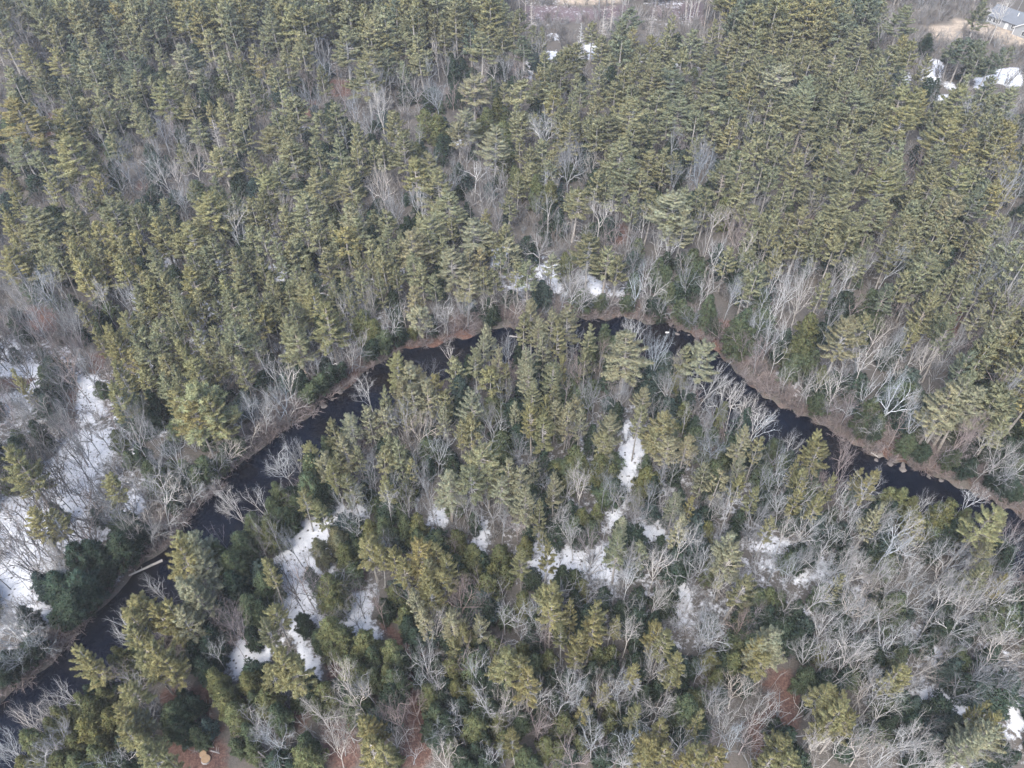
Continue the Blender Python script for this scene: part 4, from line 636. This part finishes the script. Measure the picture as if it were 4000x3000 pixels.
for kind in 'PHB':
    L_ = sorted(TREES[kind], key=lambda t: -t['size'])
    for n_, t in enumerate(L_):
        t['solo'] = n_ < 300 or (kind == 'B' and any(abs(t['px']-a)+abs(t['py']-b) < 3 for a, b in DEAD_AT))
        c = jitter(HUE[kind][t['tone']], .09); t['col'] = c
masses = {'P': [Mass(), Mass()], 'H': [Mass(), Mass()], 'B': [Mass(), Mass()]}
def put_mass(kind, t):
    lo = {'P': P_LO, 'H': H_LO, 'B': B_LO}[kind]; parts, H, r = lo[rng.integers(len(lo))]
    M = mtx(t, max(.35, t['cw']*.5/r*1.36), t['h']/H, rng.uniform(0, 6.28)); c = t['col']
    bark = BARKC[kind] if kind != 'B' else c
    masses[kind][0].put(parts[0], M, bark); masses[kind][1].put(parts[1], M, c if kind != 'B' else tuple(.68*q for q in c))
SOLO = []; OPEN = [p for p, w in SNOWP if w == 1]
for kind in 'PHB':
    for t in TREES[kind]:
        if not t['solo']:
            bu, bv, _ = project(t['x'], t['y'], 0)
            if not (bu > 560 and in_any(np.array([bu]), np.array([bv]), OPEN)[0]): put_mass(kind, t)
            continue
        c = t['col']
        if kind == 'P':
            pr = PINES[int(rng.integers(len(PINES)))]
            cols = (jitter(BARKC['P'], .12), c); sx = t['cw']*.5/pr['R']*(1.34 if t['py'] < 1100 else 1.14)*rng.uniform(.92, 1.1)
        elif kind == 'H':
            pr = HEMS[int(rng.integers(len(HEMS)))]; cols = (BARKC['H'], c); sx = t['cw']*.5/pr['R']*1.12
        else:
            dead = any(abs(t['px']-a)+abs(t['py']-b) < 3 for a, b in DEAD_AT); t['dead'] = dead
            pr = DEADS[int(rng.integers(3))] if dead else BARES[int(rng.integers(len(BARES)))]; cols = (c, tuple(.68*q for q in c)); sx = t['cw']*.5/pr['R']*1.15
        t['ob'] = plant('dead_tree' if t.get('dead') else NAMES[kind], pr, t, cols, max(.3, sx), t['h']/pr['H']); t['kind'] = kind; SOLO.append(t)

# ------------------------------------------------------------------ unsurveyed woods: out of frame, and small stems between the trees
def clear_px(px, py): return in_any(px, py, [p for p, w in SNOWP if w >= .9]+LITP+STRP+SWP)
n = 2600
fx = rng.uniform(-210, 210, n); fy = rng.uniform(20, 345, n); qx, qy, qd = project(fx, fy, 0*fx); tx, ty, _ = project(fx, fy, 0*fx+20)
outside = ((qx < -60) | (qx > 4060) | (ty < -60) & (qy < 60)) & (ty < 3400) & (qx > -900) & (qx < 4900) & (fy > 24)
d_, _i = pdist(fx, fy, ctr); k = np.where(outside & (d_ > HW+3))[0][:520]
zz = height(fx[k], fy[k])
for q, z in zip(k, zz):
    kind = 'P' if rng.random() < .62 else 'B'
    cw = rng.uniform(4, 7.5); t = dict(x=fx[q], y=fy[q], z=z-.1, cw=cw, h=rng.uniform(14, 22), lean=(0, 0), tone='')
    t['col'] = jitter(HUE[kind]['' if rng.random() < .7 else ('y' if kind == 'P' else 'w')], .1); put_mass(kind, t)
n = 2400; fx = rng.uniform(-130, 130, n); fy = 28+rng.uniform(0, 1, n)**.9*200; qx, qy, _ = project(fx, fy, 0*fx); d_, _i = pdist(fx, fy, ctr)
k = np.where((qx > -100) & (qx < 4100) & (qy < 3150) & (d_ > HW+2) & ~clear_px(qx, qy) & ~clear_px(qx, qy-70) & (rng.random(n) < np.where(fy < 95, 1, .45)))[0][:1100]
zz = height(fx[k], fy[k])
for q, z in zip(k, zz):
    cw = rng.uniform(1.6, 3.6); t = dict(x=fx[q], y=fy[q], z=z-.1, cw=cw, h=1+cw*rng.uniform(1.0, 1.7), lean=(0, 0), tone='d'); t['col'] = jitter(HUE['H'][rng.choice(['d', 'd', 'b', ''])], .12); put_mass('H', t)
for q in range(330):                               # pines of the far edge, their tops at the upper border of the photo
    u = rng.uniform(-150, 1950) if q % 4 else rng.uniform(2850, 3480); v = rng.uniform(-190, 30); h = rng.uniform(13, 19); x, y = (float(a) for a in ray_at(u, v, h))
    t = dict(x=x, y=y, z=-.1, cw=rng.uniform(4, 6.5), h=h, lean=(0, 0), tone=''); t['col'] = jitter(HUE['P'][rng.choice(['', '', 'd', 'y'])], .1); put_mass('P', t)
for q in range(46):                                # edge of the wood at the right border
    u, v = rng.uniform(3880, 4120), rng.uniform(420, 1560); kind = 'P' if rng.random() < .45 else 'B'; h = rng.uniform(11, 18); x, y = (float(a) for a in ray_at(u, v, h))
    if pdist(np.array([x]), np.array([y]), ctr)[0][0] < HW+4: continue
    t = dict(x=x, y=y, z=-.1, cw=rng.uniform(3.5, 5.5), h=h, lean=(0, 0), tone=''); t['col'] = jitter(HUE[kind][rng.choice(['', '', 'p' if kind == 'B' else 'y'])], .1); put_mass(kind, t)
for q in range(90):                                # thin bare stems over the snow at left and in the glade
    u, v = (rng.uniform(-30, 520), rng.uniform(1300, 2350)) if q % 6 else (rng.uniform(1050, 1560), rng.uniform(2050, 2600))
    x, y = (float(a) for a in ray_at(u, v, 0)); d_ = pdist(np.array([x]), np.array([y]), ctr)[0][0]
    if d_ < HW+3: continue
    t = dict(x=x, y=y, z=float(height(np.array([x]), np.array([y]))[0])-.1, cw=rng.uniform(2.5, 4.5), h=rng.uniform(7, 13), lean=tuple(rng.normal(0, .05, 2)), tone='d'); t['col'] = jitter(HUE['B'][rng.choice(['d', 'd', 'p', ''])], .1); put_mass('B', t)
for kind, nm, la, ca in (('P', 'pine_wood', 'olive crowns of the small distant pines massed toward the top of the photo', 'pine wood'),
                         ('H', 'evergreen_understory', 'small dark evergreen saplings filling the gaps between the taller trees', 'evergreen saplings'),
                         ('B', 'bare_wood', 'grey twiggy crowns of the smaller leafless trees between the pines', 'bare wood')):
    root = tag(masses[kind][1].build(nm, M_TWIG if kind == 'B' else M_NEEDLE), la, ca, kind='stuff')
    masses[kind][0].build('stems', M_BARK).parent = root

# undergrowth of twiggy shrubs
sh = []
for i in range(6):
    g = np.random.default_rng(500+i); mb = MB()
    for _ in range(11):
        a = g.uniform(0, 6.28); sp = g.uniform(.15, .7); L = g.uniform(.7, 1.2)
        p0 = g.normal(0, .12, 3)*[1, 1, 0]; d = norm(np.array([math.cos(a)*sp, math.sin(a)*sp, 1.]))
        p1 = p0+d*L*.5; p2 = p0+d*L+np.array([math.cos(a), math.sin(a), .1])*.15*L
        mb.tube([p0, p1, p2], [.02, .014, .008], 3)
        for _k in range(4):
            b = p0+(p2-p0)*g.uniform(.35, .95); e = b+norm(d+g.normal(0, .6, 3))*g.uniform(.25, .5); mb.tube([b, e], [.011, .006], 3)
    sh.append(mb.arrays())
ms = Mass(); n = 9000
sx_ = rng.uniform(-150, 150, n); sy_ = 26+(rng.uniform(0, 1, n)**.8)*240; qx, qy, _ = project(sx_, sy_, 0*sx_)
d_, _i = pdist(sx_, sy_, ctr); cl = clear_px(qx, qy)
k = np.where((qx > -150) & (qx < 4150) & (qy < 3250) & (d_ > HW+.8) & (~cl | (rng.random(n) < .15+.25*(qx < 560)) & ~in_any(qx, qy, STRP)))[0]
zz = height(sx_[k], sy_[k])
for q, z in zip(k, zz):
    s = rng.uniform(1.0, 3.4)*(1 if rng.random() < .8 else 1.6); c = jitter((.095, .09, .087) if rng.random() < .6 else (.14, .138, .136), .15)
    ms.put(sh[rng.integers(6)], mtx(dict(x=sx_[q], y=sy_[q], z=z-.05, lean=(0, 0)), s*.8, s, rng.uniform(0, 6.28)), c)
for q in range(1900):                               # brush along the banks
    i = int(rng.integers(len(ctr))); off = (HW+rng.uniform(.2, 4.2))*rng.choice([1, 1, -1]); x, y = ctr[i]+cfar[i]*off+rng.normal(0, .4, 2)
    z = float(undul(x, y))*.3-(.6 if abs(off) < HW+1.3 else .1); s = rng.uniform(.8, 2.6); v_ = -np.sign(off)*cfar[i]*rng.uniform(0, .5)
    ms.put(sh[rng.integers(6)], mtx(dict(x=x, y=y, z=z, lean=tuple(v_)), s, s*.8, rng.uniform(0, 6.28)), jitter((.13, .11, .105), .15))
tag(ms.build('undergrowth', M_TWIG), 'grey leafless shrubs and saplings covering the forest floor', 'undergrowth', kind='stuff')

# ------------------------------------------------------------------ the air
hm, nt, N, L = new_mat('haze_air')
pv = nd(nt, 'ShaderNodeVolumePrincipled'); pv.inputs['Color'].default_value = (.95, .96, 1.0, 1); pv.inputs['Density'].default_value = .00018; pv.inputs['Anisotropy'].default_value = .2
o = nd(nt, 'ShaderNodeOutputMaterial'); L.new(pv.outputs[0], o.inputs['Volume'])
hb = MB(); hb.box((0, 240, 52), (5200, 5400, 56)); tag(link('haze', hb.mesh('haze', hm)), kind='stuff')

# ------------------------------------------------------------------ dead conifers, birches
SNAGS = [proto([('trunk', make_snag(600+i), M_BARK)], 13) for i in range(3)]
SN_AT = [((2, 0), 60, 20, 13, 'between the pine tops below the swamp, left of centre'), ((2, 0), 80, 7, 14, 'tallest one at the near edge of the swamp'), ((2, 0), 122, 6, 12, 'in the snow-flecked ground right of the swamp'),
         ((2, 0), 184, 3, 11, 'beside the pale birch grove at the top edge'), ((2, 0), 18, 2, 13, 'standing alone left of the purple swamp'), ((2, 0), 88, -4, 11, 'at the top edge above the swamp'),
         ((2, 3), 109, 87, 9, 'among white-limbed trees near the bottom centre'), ((0, 0), 182, 104, 11, 'poking up between pines in the upper left')]
for (t_, a, b, h, where) in SN_AT:
    px, py = tile_px(t_, a, b); x, y = ray_at(px, py, h); x, y = float(x), float(y)
    z = float(height(np.array([x]), np.array([y]))[0]); pr = SNAGS[int(rng.integers(3))]
    c = jitter((.29, .28, .265) if t_ != (2, 3) else (.18, .175, .17), .08)
    e = plant('dead_conifer', pr, dict(x=x, y=y, z=z-.05, lean=tuple(rng.normal(0, .03, 2))), (c,), 1.15, h/13)
    tag(e, 'bleached dead conifer, '+where, 'dead tree', 'dead conifers')
BIRCH = [proto([('trunk', a, M_BARK), ('crown', b, M_TWIG)], 16) for a, b in [make_bare(700+i, 16, 2.5, 'pole', .6) for i in range(4)]]
def ordinal(n):
    w = ['first', 'second', 'third', 'fourth', 'fifth', 'sixth', 'seventh', 'eighth', 'ninth', 'tenth', 'eleventh', 'twelfth', 'thirteenth', 'fourteenth', 'fifteenth', 'sixteenth', 'seventeenth', 'eighteenth', 'nineteenth', 'twentieth']
    return w[n-1] if n <= 20 else 'twenty-'+w[n-21] if n < 30 else 'thirtieth' if n == 30 else 'thirty-'+w[n-31]
for gname, u0, u1, v0, v1, n in (('grove at the top edge', 2665, 2830, 40, 112, 26), ('row right of the top grove', 3180, 3430, 30, 85, 18), ('swamp at the top', 1960, 2460, 25, 125, 10)):
    us = np.sort(rng.uniform(u0, u1, n))
    for q, u in enumerate(us):
        v = rng.uniform(v0, v1); x, y = ray_at(u, v, 0); x, y = float(x), float(y); z = float(height(np.array([x]), np.array([y]))[0])
        sw = 'swamp' in gname; c = jitter((.10, .09, .09) if sw and q % 2 else (.28, .27, .255), .1)
        e = plant('birch_tree' if not sw else 'dead_tree', BIRCH[int(rng.integers(4))], dict(x=x, y=y, z=z-.05, lean=tuple(rng.normal(0, .04, 2))), (c, tuple(.8*k for k in c)), rng.uniform(.5, .9), rng.uniform(.62, 1.0))
        tag(e, f"{'dark' if sw and q % 2 else 'pale'} slender {'standing trunk' if sw else 'birch'}, {ordinal(q+1)} from the left in the {gname}", 'tree', 'standing trunks in the swamp' if sw else 'slender birches at the top')
x, y = (float(q) for q in ray_at(3863, 172, 0)); pr = BARES[1]
e = plant('birch_tree', pr, dict(x=x, y=y, z=-.1, lean=(.05, -.02)), ((.34, .335, .32), (.27, .26, .25)), .55, 15/pr['H'])
tag(e, 'white forked birch standing in front of the grey house at the top right', 'tree')

# ------------------------------------------------------------------ the house at the top right
M_SIDE = simple('grey_siding', (.15, .158, .165), .7, .06); M_ROOF = simple('grey_shingles', (.065, .072, .082), .85, .12, 1.2)
M_TRIM = simple('white_trim', (.38, .38, .375), .6, .04); M_PANE = simple('window_glass', (.03, .035, .04), .15, .1)
A_ = np.array([float(q) for q in ray_at(3862, 56, 2.6)]); B_ = np.array([float(q) for q in ray_at(3978, 97, 2.6)])
hu = (B_-A_)/np.linalg.norm(B_-A_); hn = np.array([-hu[1], hu[0]]); Lh = float(np.linalg.norm(B_-A_)); hz = math.atan2(hu[1], hu[0])
house = bpy.data.objects.new('house', None); COL.objects.link(house); house.location = (A_[0], A_[1], 0); house.rotation_euler = (0, 0, hz)
tag(house, 'single-storey grey house with grey shingle roof and white window trim at the top right', 'house')
def part(name, mb, mat, par): o = link(name, mb.mesh(name, mat)); o.parent = par; return o
Dp, He, Hr = 7.6, 2.6, 4.7
def gable(mb, x0, x1, y0, y1, along='x'):
    """walls with pointed ends"""
    if along == 'x':
        m_ = (y0+y1)/2; v = [(x0, y0, 0), (x1, y0, 0), (x1, y1, 0), (x0, y1, 0), (x0, y0, He), (x1, y0, He), (x1, y1, He), (x0, y1, He), (x0, m_, Hr-.12), (x1, m_, Hr-.12)]
        mb.add(v, tris=[(4, 7, 8), (5, 9, 6)], quads=[(0, 1, 5, 4), (2, 3, 7, 6), (1, 2, 6, 5), (3, 0, 4, 7)])
    else:
        m_ = (x0+x1)/2; v = [(x0, y0, 0), (x1, y0, 0), (x1, y1, 0), (x0, y1, 0), (x0, y0, He), (x1, y0, He), (x1, y1, He), (x0, y1, He), (m_, y0, Hr-.12), (m_, y1, Hr-.12)]
        mb.add(v, tris=[(4, 8, 5), (6, 9, 7)], quads=[(0, 1, 5, 4), (2, 3, 7, 6), (1, 2, 6, 5), (3, 0, 4, 7)])
w_ = MB(); gable(w_, 0, Lh+5.6, 0, Dp); part('wall', w_, M_SIDE, house)
w_ = MB(); gable(w_, Lh+.2, Lh+6.6, -2.0, 3.6, 'y'); part('wing_wall', w_, M_SIDE, house)
def slab(mb, a, b, c, d, th=.14):
    v = np.array([a, b, c, d], float); mb.add(np.concatenate([v, v-[0, 0, th]]), quads=[(0, 1, 2, 3), (7, 6, 5, 4), (0, 4, 5, 1), (1, 5, 6, 2), (2, 6, 7, 3), (3, 7, 4, 0)])
r_ = MB(); k_ = (Hr-He)/(Dp/2); ov = .4
slab(r_, (-ov, -ov, He-ov*k_+.1), (Lh+6, -ov, He-ov*k_+.1), (Lh+6, Dp/2, Hr+.1), (-ov, Dp/2, Hr+.1)); slab(r_, (-ov, Dp/2, Hr+.1), (Lh+6, Dp/2, Hr+.1), (Lh+6, Dp+ov, He-ov*k_+.1), (-ov, Dp+ov, He-ov*k_+.1))
roof = part('roof', r_, M_ROOF, house)
r_ = MB(); mx_ = Lh+3.4; k2 = (Hr-He)/3.2
slab(r_, (Lh+.2-.35, -2.4, He-.35*k2+.13), (mx_, -2.4, Hr+.13), (mx_, 3.7, Hr+.13), (Lh+.2-.35, 3.7, He-.35*k2+.13)); slab(r_, (mx_, -2.4, Hr+.13), (Lh+6.95, -2.4, He-.35*k2+.13), (Lh+6.95, 3.7, He-.35*k2+.13), (mx_, 3.7, Hr+.13))
part('wing_roof', r_, M_ROOF, house)
v_ = MB(); v_.tube([(Lh*.78, Dp*.3, Hr-1), (Lh*.78, Dp*.3, Hr+.15)], .14, 8); o = part('roof_vent', v_, M_TRIM, house)
t_ = MB(); t_.box((Lh+.2, -2.02, He/2), (.11, .11, He/2)); part('corner_board', t_, M_TRIM, house)
t_ = MB(); slab(t_, (Lh-.15, -2.43, He-.05), (Lh-.15, -2.37, He-.05), (mx_, -2.37, Hr+.3), (mx_, -2.43, Hr+.3), .3); part('rake_board', t_, M_TRIM, house)
for xw, ww, yy in ((1.0, .45, 0), (2.8, .8, 0), (3.9, .5, 0), (8.4, .5, 0), (Lh+3.4, .6, -2.0)):
    f_ = MB(); f_.box((xw, yy-.035, 1.55), (ww+.1, .03, .72)); fr = part('window', f_, M_TRIM, house)
    f_ = MB(); f_.box((xw-ww*.51, yy-.07, 1.55), (ww*.44, .012, .6)); f_.box((xw+ww*.51, yy-.07, 1.55), (ww*.44, .012, .6)); pn = part('pane', f_, M_PANE, fr)
f_ = MB(); f_.box((6.4, -.04, 1.05), (.5, .035, 1.05)); dr = part('door', f_, M_TRIM, house)
f_ = MB(); f_.box((6.78, -.09, 1.0), (.04, .02, .06)); part('handle', f_, M_PANE, dr)

# ------------------------------------------------------------------ boulders, logs, cut wood
import bmesh
M_ROCK = simple('bank_rock', (.075, .066, .06), .85, .3, 3.0); M_LOG = simple('weathered_log', (.17, .16, .15), .9, .2, 2.5); M_CUT = simple('fresh_cut_wood', (.24, .16, .09), .8, .15, 6.0); M_STONE = simple('pale_stone', (.30, .29, .28), .8, .1, 3.0)
rocks = []
for i in range(5):
    bm = bmesh.new(); bmesh.ops.create_icosphere(bm, subdivisions=2, radius=.5); g = np.random.default_rng(800+i); ax_ = g.uniform(.7, 1.3, 3); ph = g.uniform(0, 6, 3)
    for v in bm.verts:
        f = 1+.16*math.sin(v.co.x*7+ph[0])+.14*math.sin(v.co.y*8+ph[1])+.12*math.sin(v.co.z*9+ph[2]); v.co = Vector((v.co.x*ax_[0]*f, v.co.y*ax_[1]*f, v.co.z*.62*f))
    me = bpy.data.meshes.new('boulder'); bm.to_mesh(me); bm.free(); me.materials.append(M_ROCK); rocks.append(me)
fb = np.stack([bx, by], 1)
for u0, u1, n, nm in ((3330, 3720, 26, 'gravel bar of the right reach'), (1225, 1320, 9, 'stony point of the left reach'), (2660, 2860, 7, 'bank right of the river bend')):
    for q, u in enumerate(np.sort(rng.uniform(u0, u1, n))):
        i = int(np.argmin(abs(project(bank[:, 0], bank[:, 1], 0*bank[:, 0]+WL)[0]-u))); off = rng.uniform(-.9, 1.6)
        x, y = bank[i]-near[i]*off; z = max(float(height(np.array([x]), np.array([y]))[0]), WL-.05)
        o = link('boulder', rocks[q % 5]); s = rng.uniform(.35, .95); o.location = (x, y, z+.08*s); o.scale = (s, s, s*rng.uniform(.7, 1)); o.rotation_euler = (0, 0, rng.uniform(0, 6.28))
        tag(o, f"grey-brown boulder, {ordinal(q+1)} from the left on the {nm}", 'boulder', 'boulders on the river banks')
x, y = (float(q) for q in ray_at(2606, 1300, WL)); me = rocks[0].copy(); me.materials.clear(); me.materials.append(M_STONE)
o = link('stone', me); o.location = (x, y, WL+.05); o.scale = (.75, .6, .6); tag(o, 'small white stone standing in the dark water at the top of the river bend', 'stone')
def log(p0, p1, r, label, z=None):
    a = [float(q) for q in ray_at(*p0, 0)]; b = [float(q) for q in ray_at(*p1, 0)]; n = 6; pts = []
    for k in range(n):
        f = k/(n-1); x, y = a[0]+(b[0]-a[0])*f, a[1]+(b[1]-a[1])*f; zz = max(float(height(np.array([x]), np.array([y]))[0]), WL); pts.append([x, y, zz+r*.7])
    pts = np.array(pts); pts[:, 2] = np.linspace(pts[0, 2], pts[-1, 2], n); m_ = MB(); m_.tube(pts, np.linspace(r, r*.65, n), 7)
    d = pts[-1]-pts[0]; L_ = np.linalg.norm(d)
    for f in (.35, .6, .8):
        s = pts[0]+d*f; m_.tube([s, s+np.array([-d[1], d[0], .35*L_])/L_*rng.choice([-1, 1])*.5+[0, 0, .35]], [r*.35, r*.15], 4)
    tag(link('fallen_log', m_.mesh('fallen_log', M_LOG)), label, 'log', 'fallen logs')
log((628, 2178), (497, 2240), .2, 'long pale log lying along the bank beside the snow at lower left'); log((253, 2490), (300, 2464), .2, 'short pale log on the brown bank near the left river exit')
log((3407, 1758), (3436, 1772), .14, 'short pale log on the gravel bar of the right reach'); log((1990, 1300), (2036, 1306), .16, 'pale log lying in the dark water left of the river bend')
log((789, 2757), (845, 2760), .12, 'thin pale log at the upper end of the leaf clearing, bottom left'); log((806, 2863), (838, 2924), .1, 'thin crooked log beside the dark wheel track at the bottom left')
log((826, 2935), (860, 2945), .1, 'short thin log nearest the bottom edge beside the wheel track'); log((200, 1655), (262, 1690), .18, 'dark fallen trunk across the upper part of the left snow field')
for px, py, s, la in ((697, 2883, .34, 'left one of two small pale log rounds on the leaf clearing'), (709, 2876, .3, 'right one of two small pale log rounds on the leaf clearing'), (745, 2896, .46, 'larger pale log round in the middle of the leaf clearing'), (806, 2972, .55, 'largest log round in the cut wood at the bottom edge'), (796, 2952, .42, 'upper log round in the cut wood at the bottom edge')):
    x, y = (float(q) for q in ray_at(px, py, 0)); z = float(height(np.array([x]), np.array([y]))[0])
    e = bpy.data.objects.new('log_round', None); COL.objects.link(e); e.location = (x, y, z); e.rotation_euler = (R(rng.uniform(-12, 12)), R(rng.uniform(-12, 12)), rng.uniform(0, 6))
    m_ = MB(); m_.tube([(0, 0, -.05), (0, 0, .38)], s, 14, cap=False); part('bark', m_, M_LOG, e)
    m_ = MB(); m_.tube([(0, 0, .37), (0, 0, .40)], s*.96, 14); part('cut_face', m_, M_CUT, e); tag(e, la, 'cut log', 'cut log rounds in the clearing')

# ------------------------------------------------------------------ a label for every single tree
MARKS = [('the snow field at the left edge', 250, 1950), ('the snowy glade at lower left', 1230, 2330), ('the narrow central snow strip', 2460, 1800), ('the snow clearing at lower right', 3680, 2760), ('the leaf clearing at bottom left', 740, 2840),
         ('the brown leaf path', 1560, 2500), ('the dark hollow at lower right', 3030, 2720), ('the spit on the left reach', 850, 1890), ('the dark pool above the centre', 1640, 1395), ('the top of the river bend', 2480, 1285),
         ('the snow beside the right reach', 3080, 1520), ('the gravel bar', 3500, 1810), ("the river's right end", 3960, 2040), ("the river's left end", 60, 2770), ('the snow patches behind the bend', 2320, 1120),
         ('the purple swamp at the top', 2250, 60), ('the grey house', 3930, 80), ('the upper right snow patch', 3640, 300), ('the small upper left snow spot', 780, 390), ('the snow spot beside dark hemlocks', 1765, 550),
         ('the red leaf patch at left', 215, 870), ('the huge round yellow pine', 765, 1650), ('the snow patch left of centre', 1720, 2010), ('the grey snow below the centre', 2225, 2200), ('the snow patch right of centre', 2745, 1990), ('the lower middle snow gap', 2655, 2350)]
mk = np.array([[a, b] for _, a, b in MARKS])
TONE = {'P': {'': 'olive', 'y': 'yellowish', 'l': 'pale', 'd': 'dark green'}, 'H': {'': 'green', 'y': 'yellowish', 'd': 'dark', 'b': 'bluish', 'l': 'pale'}, 'B': {'': 'grey', 'w': 'white', 'p': 'pinkish', 'd': 'dark', 'b': 'bluish'}}
GRP = {'P': 'pines of the mixed wood', 'H': 'hemlocks of the mixed wood', 'B': 'leafless trees of the mixed wood'}; KN = {'P': 'pine', 'H': 'hemlock', 'B': 'leafless tree'}
cells = {}
for t in SOLO:
    k = t['kind']; f = .8 if k == 'P' else .6 if k == 'H' else .66
    u, v, _ = project(t['x'], t['y'], t['z']+t['h']*f); d = np.hypot(mk[:, 0]-u, mk[:, 1]-v); i = int(np.argmin(d)); dx, dy = u-mk[i, 0], v-mk[i, 1]
    sd = ('left of' if dx < 0 else 'right of') if abs(dx) > abs(dy) else ('behind' if dy < 0 else 'in front of')
    cells.setdefault((k, i, sd), []).append((float(d[i]), t))
for k in 'PHB':
    ws = sorted(t['w'] for t in SOLO if t['kind'] == k)
    for t in SOLO:
        if t['kind'] == k: t['sz'] = 'small' if t['w'] < ws[len(ws)//3] else 'broad' if t['w'] > ws[2*len(ws)//3] else 'medium'
for (k, i, sd), L_ in cells.items():
    L_.sort(key=lambda a: a[0])
    for n_, (_, t) in enumerate(L_):
        near_ = 'nearest' if n_ == 0 else ordinal(n_+1)+' nearest'
        kn = 'dead tree' if t.get('dead') else KN[k]
        tag(t['ob'], f"{t['sz']} {TONE[k][t['tone']]} {kn}, {near_} {sd} {MARKS[i][0]}", 'tree', GRP[k])
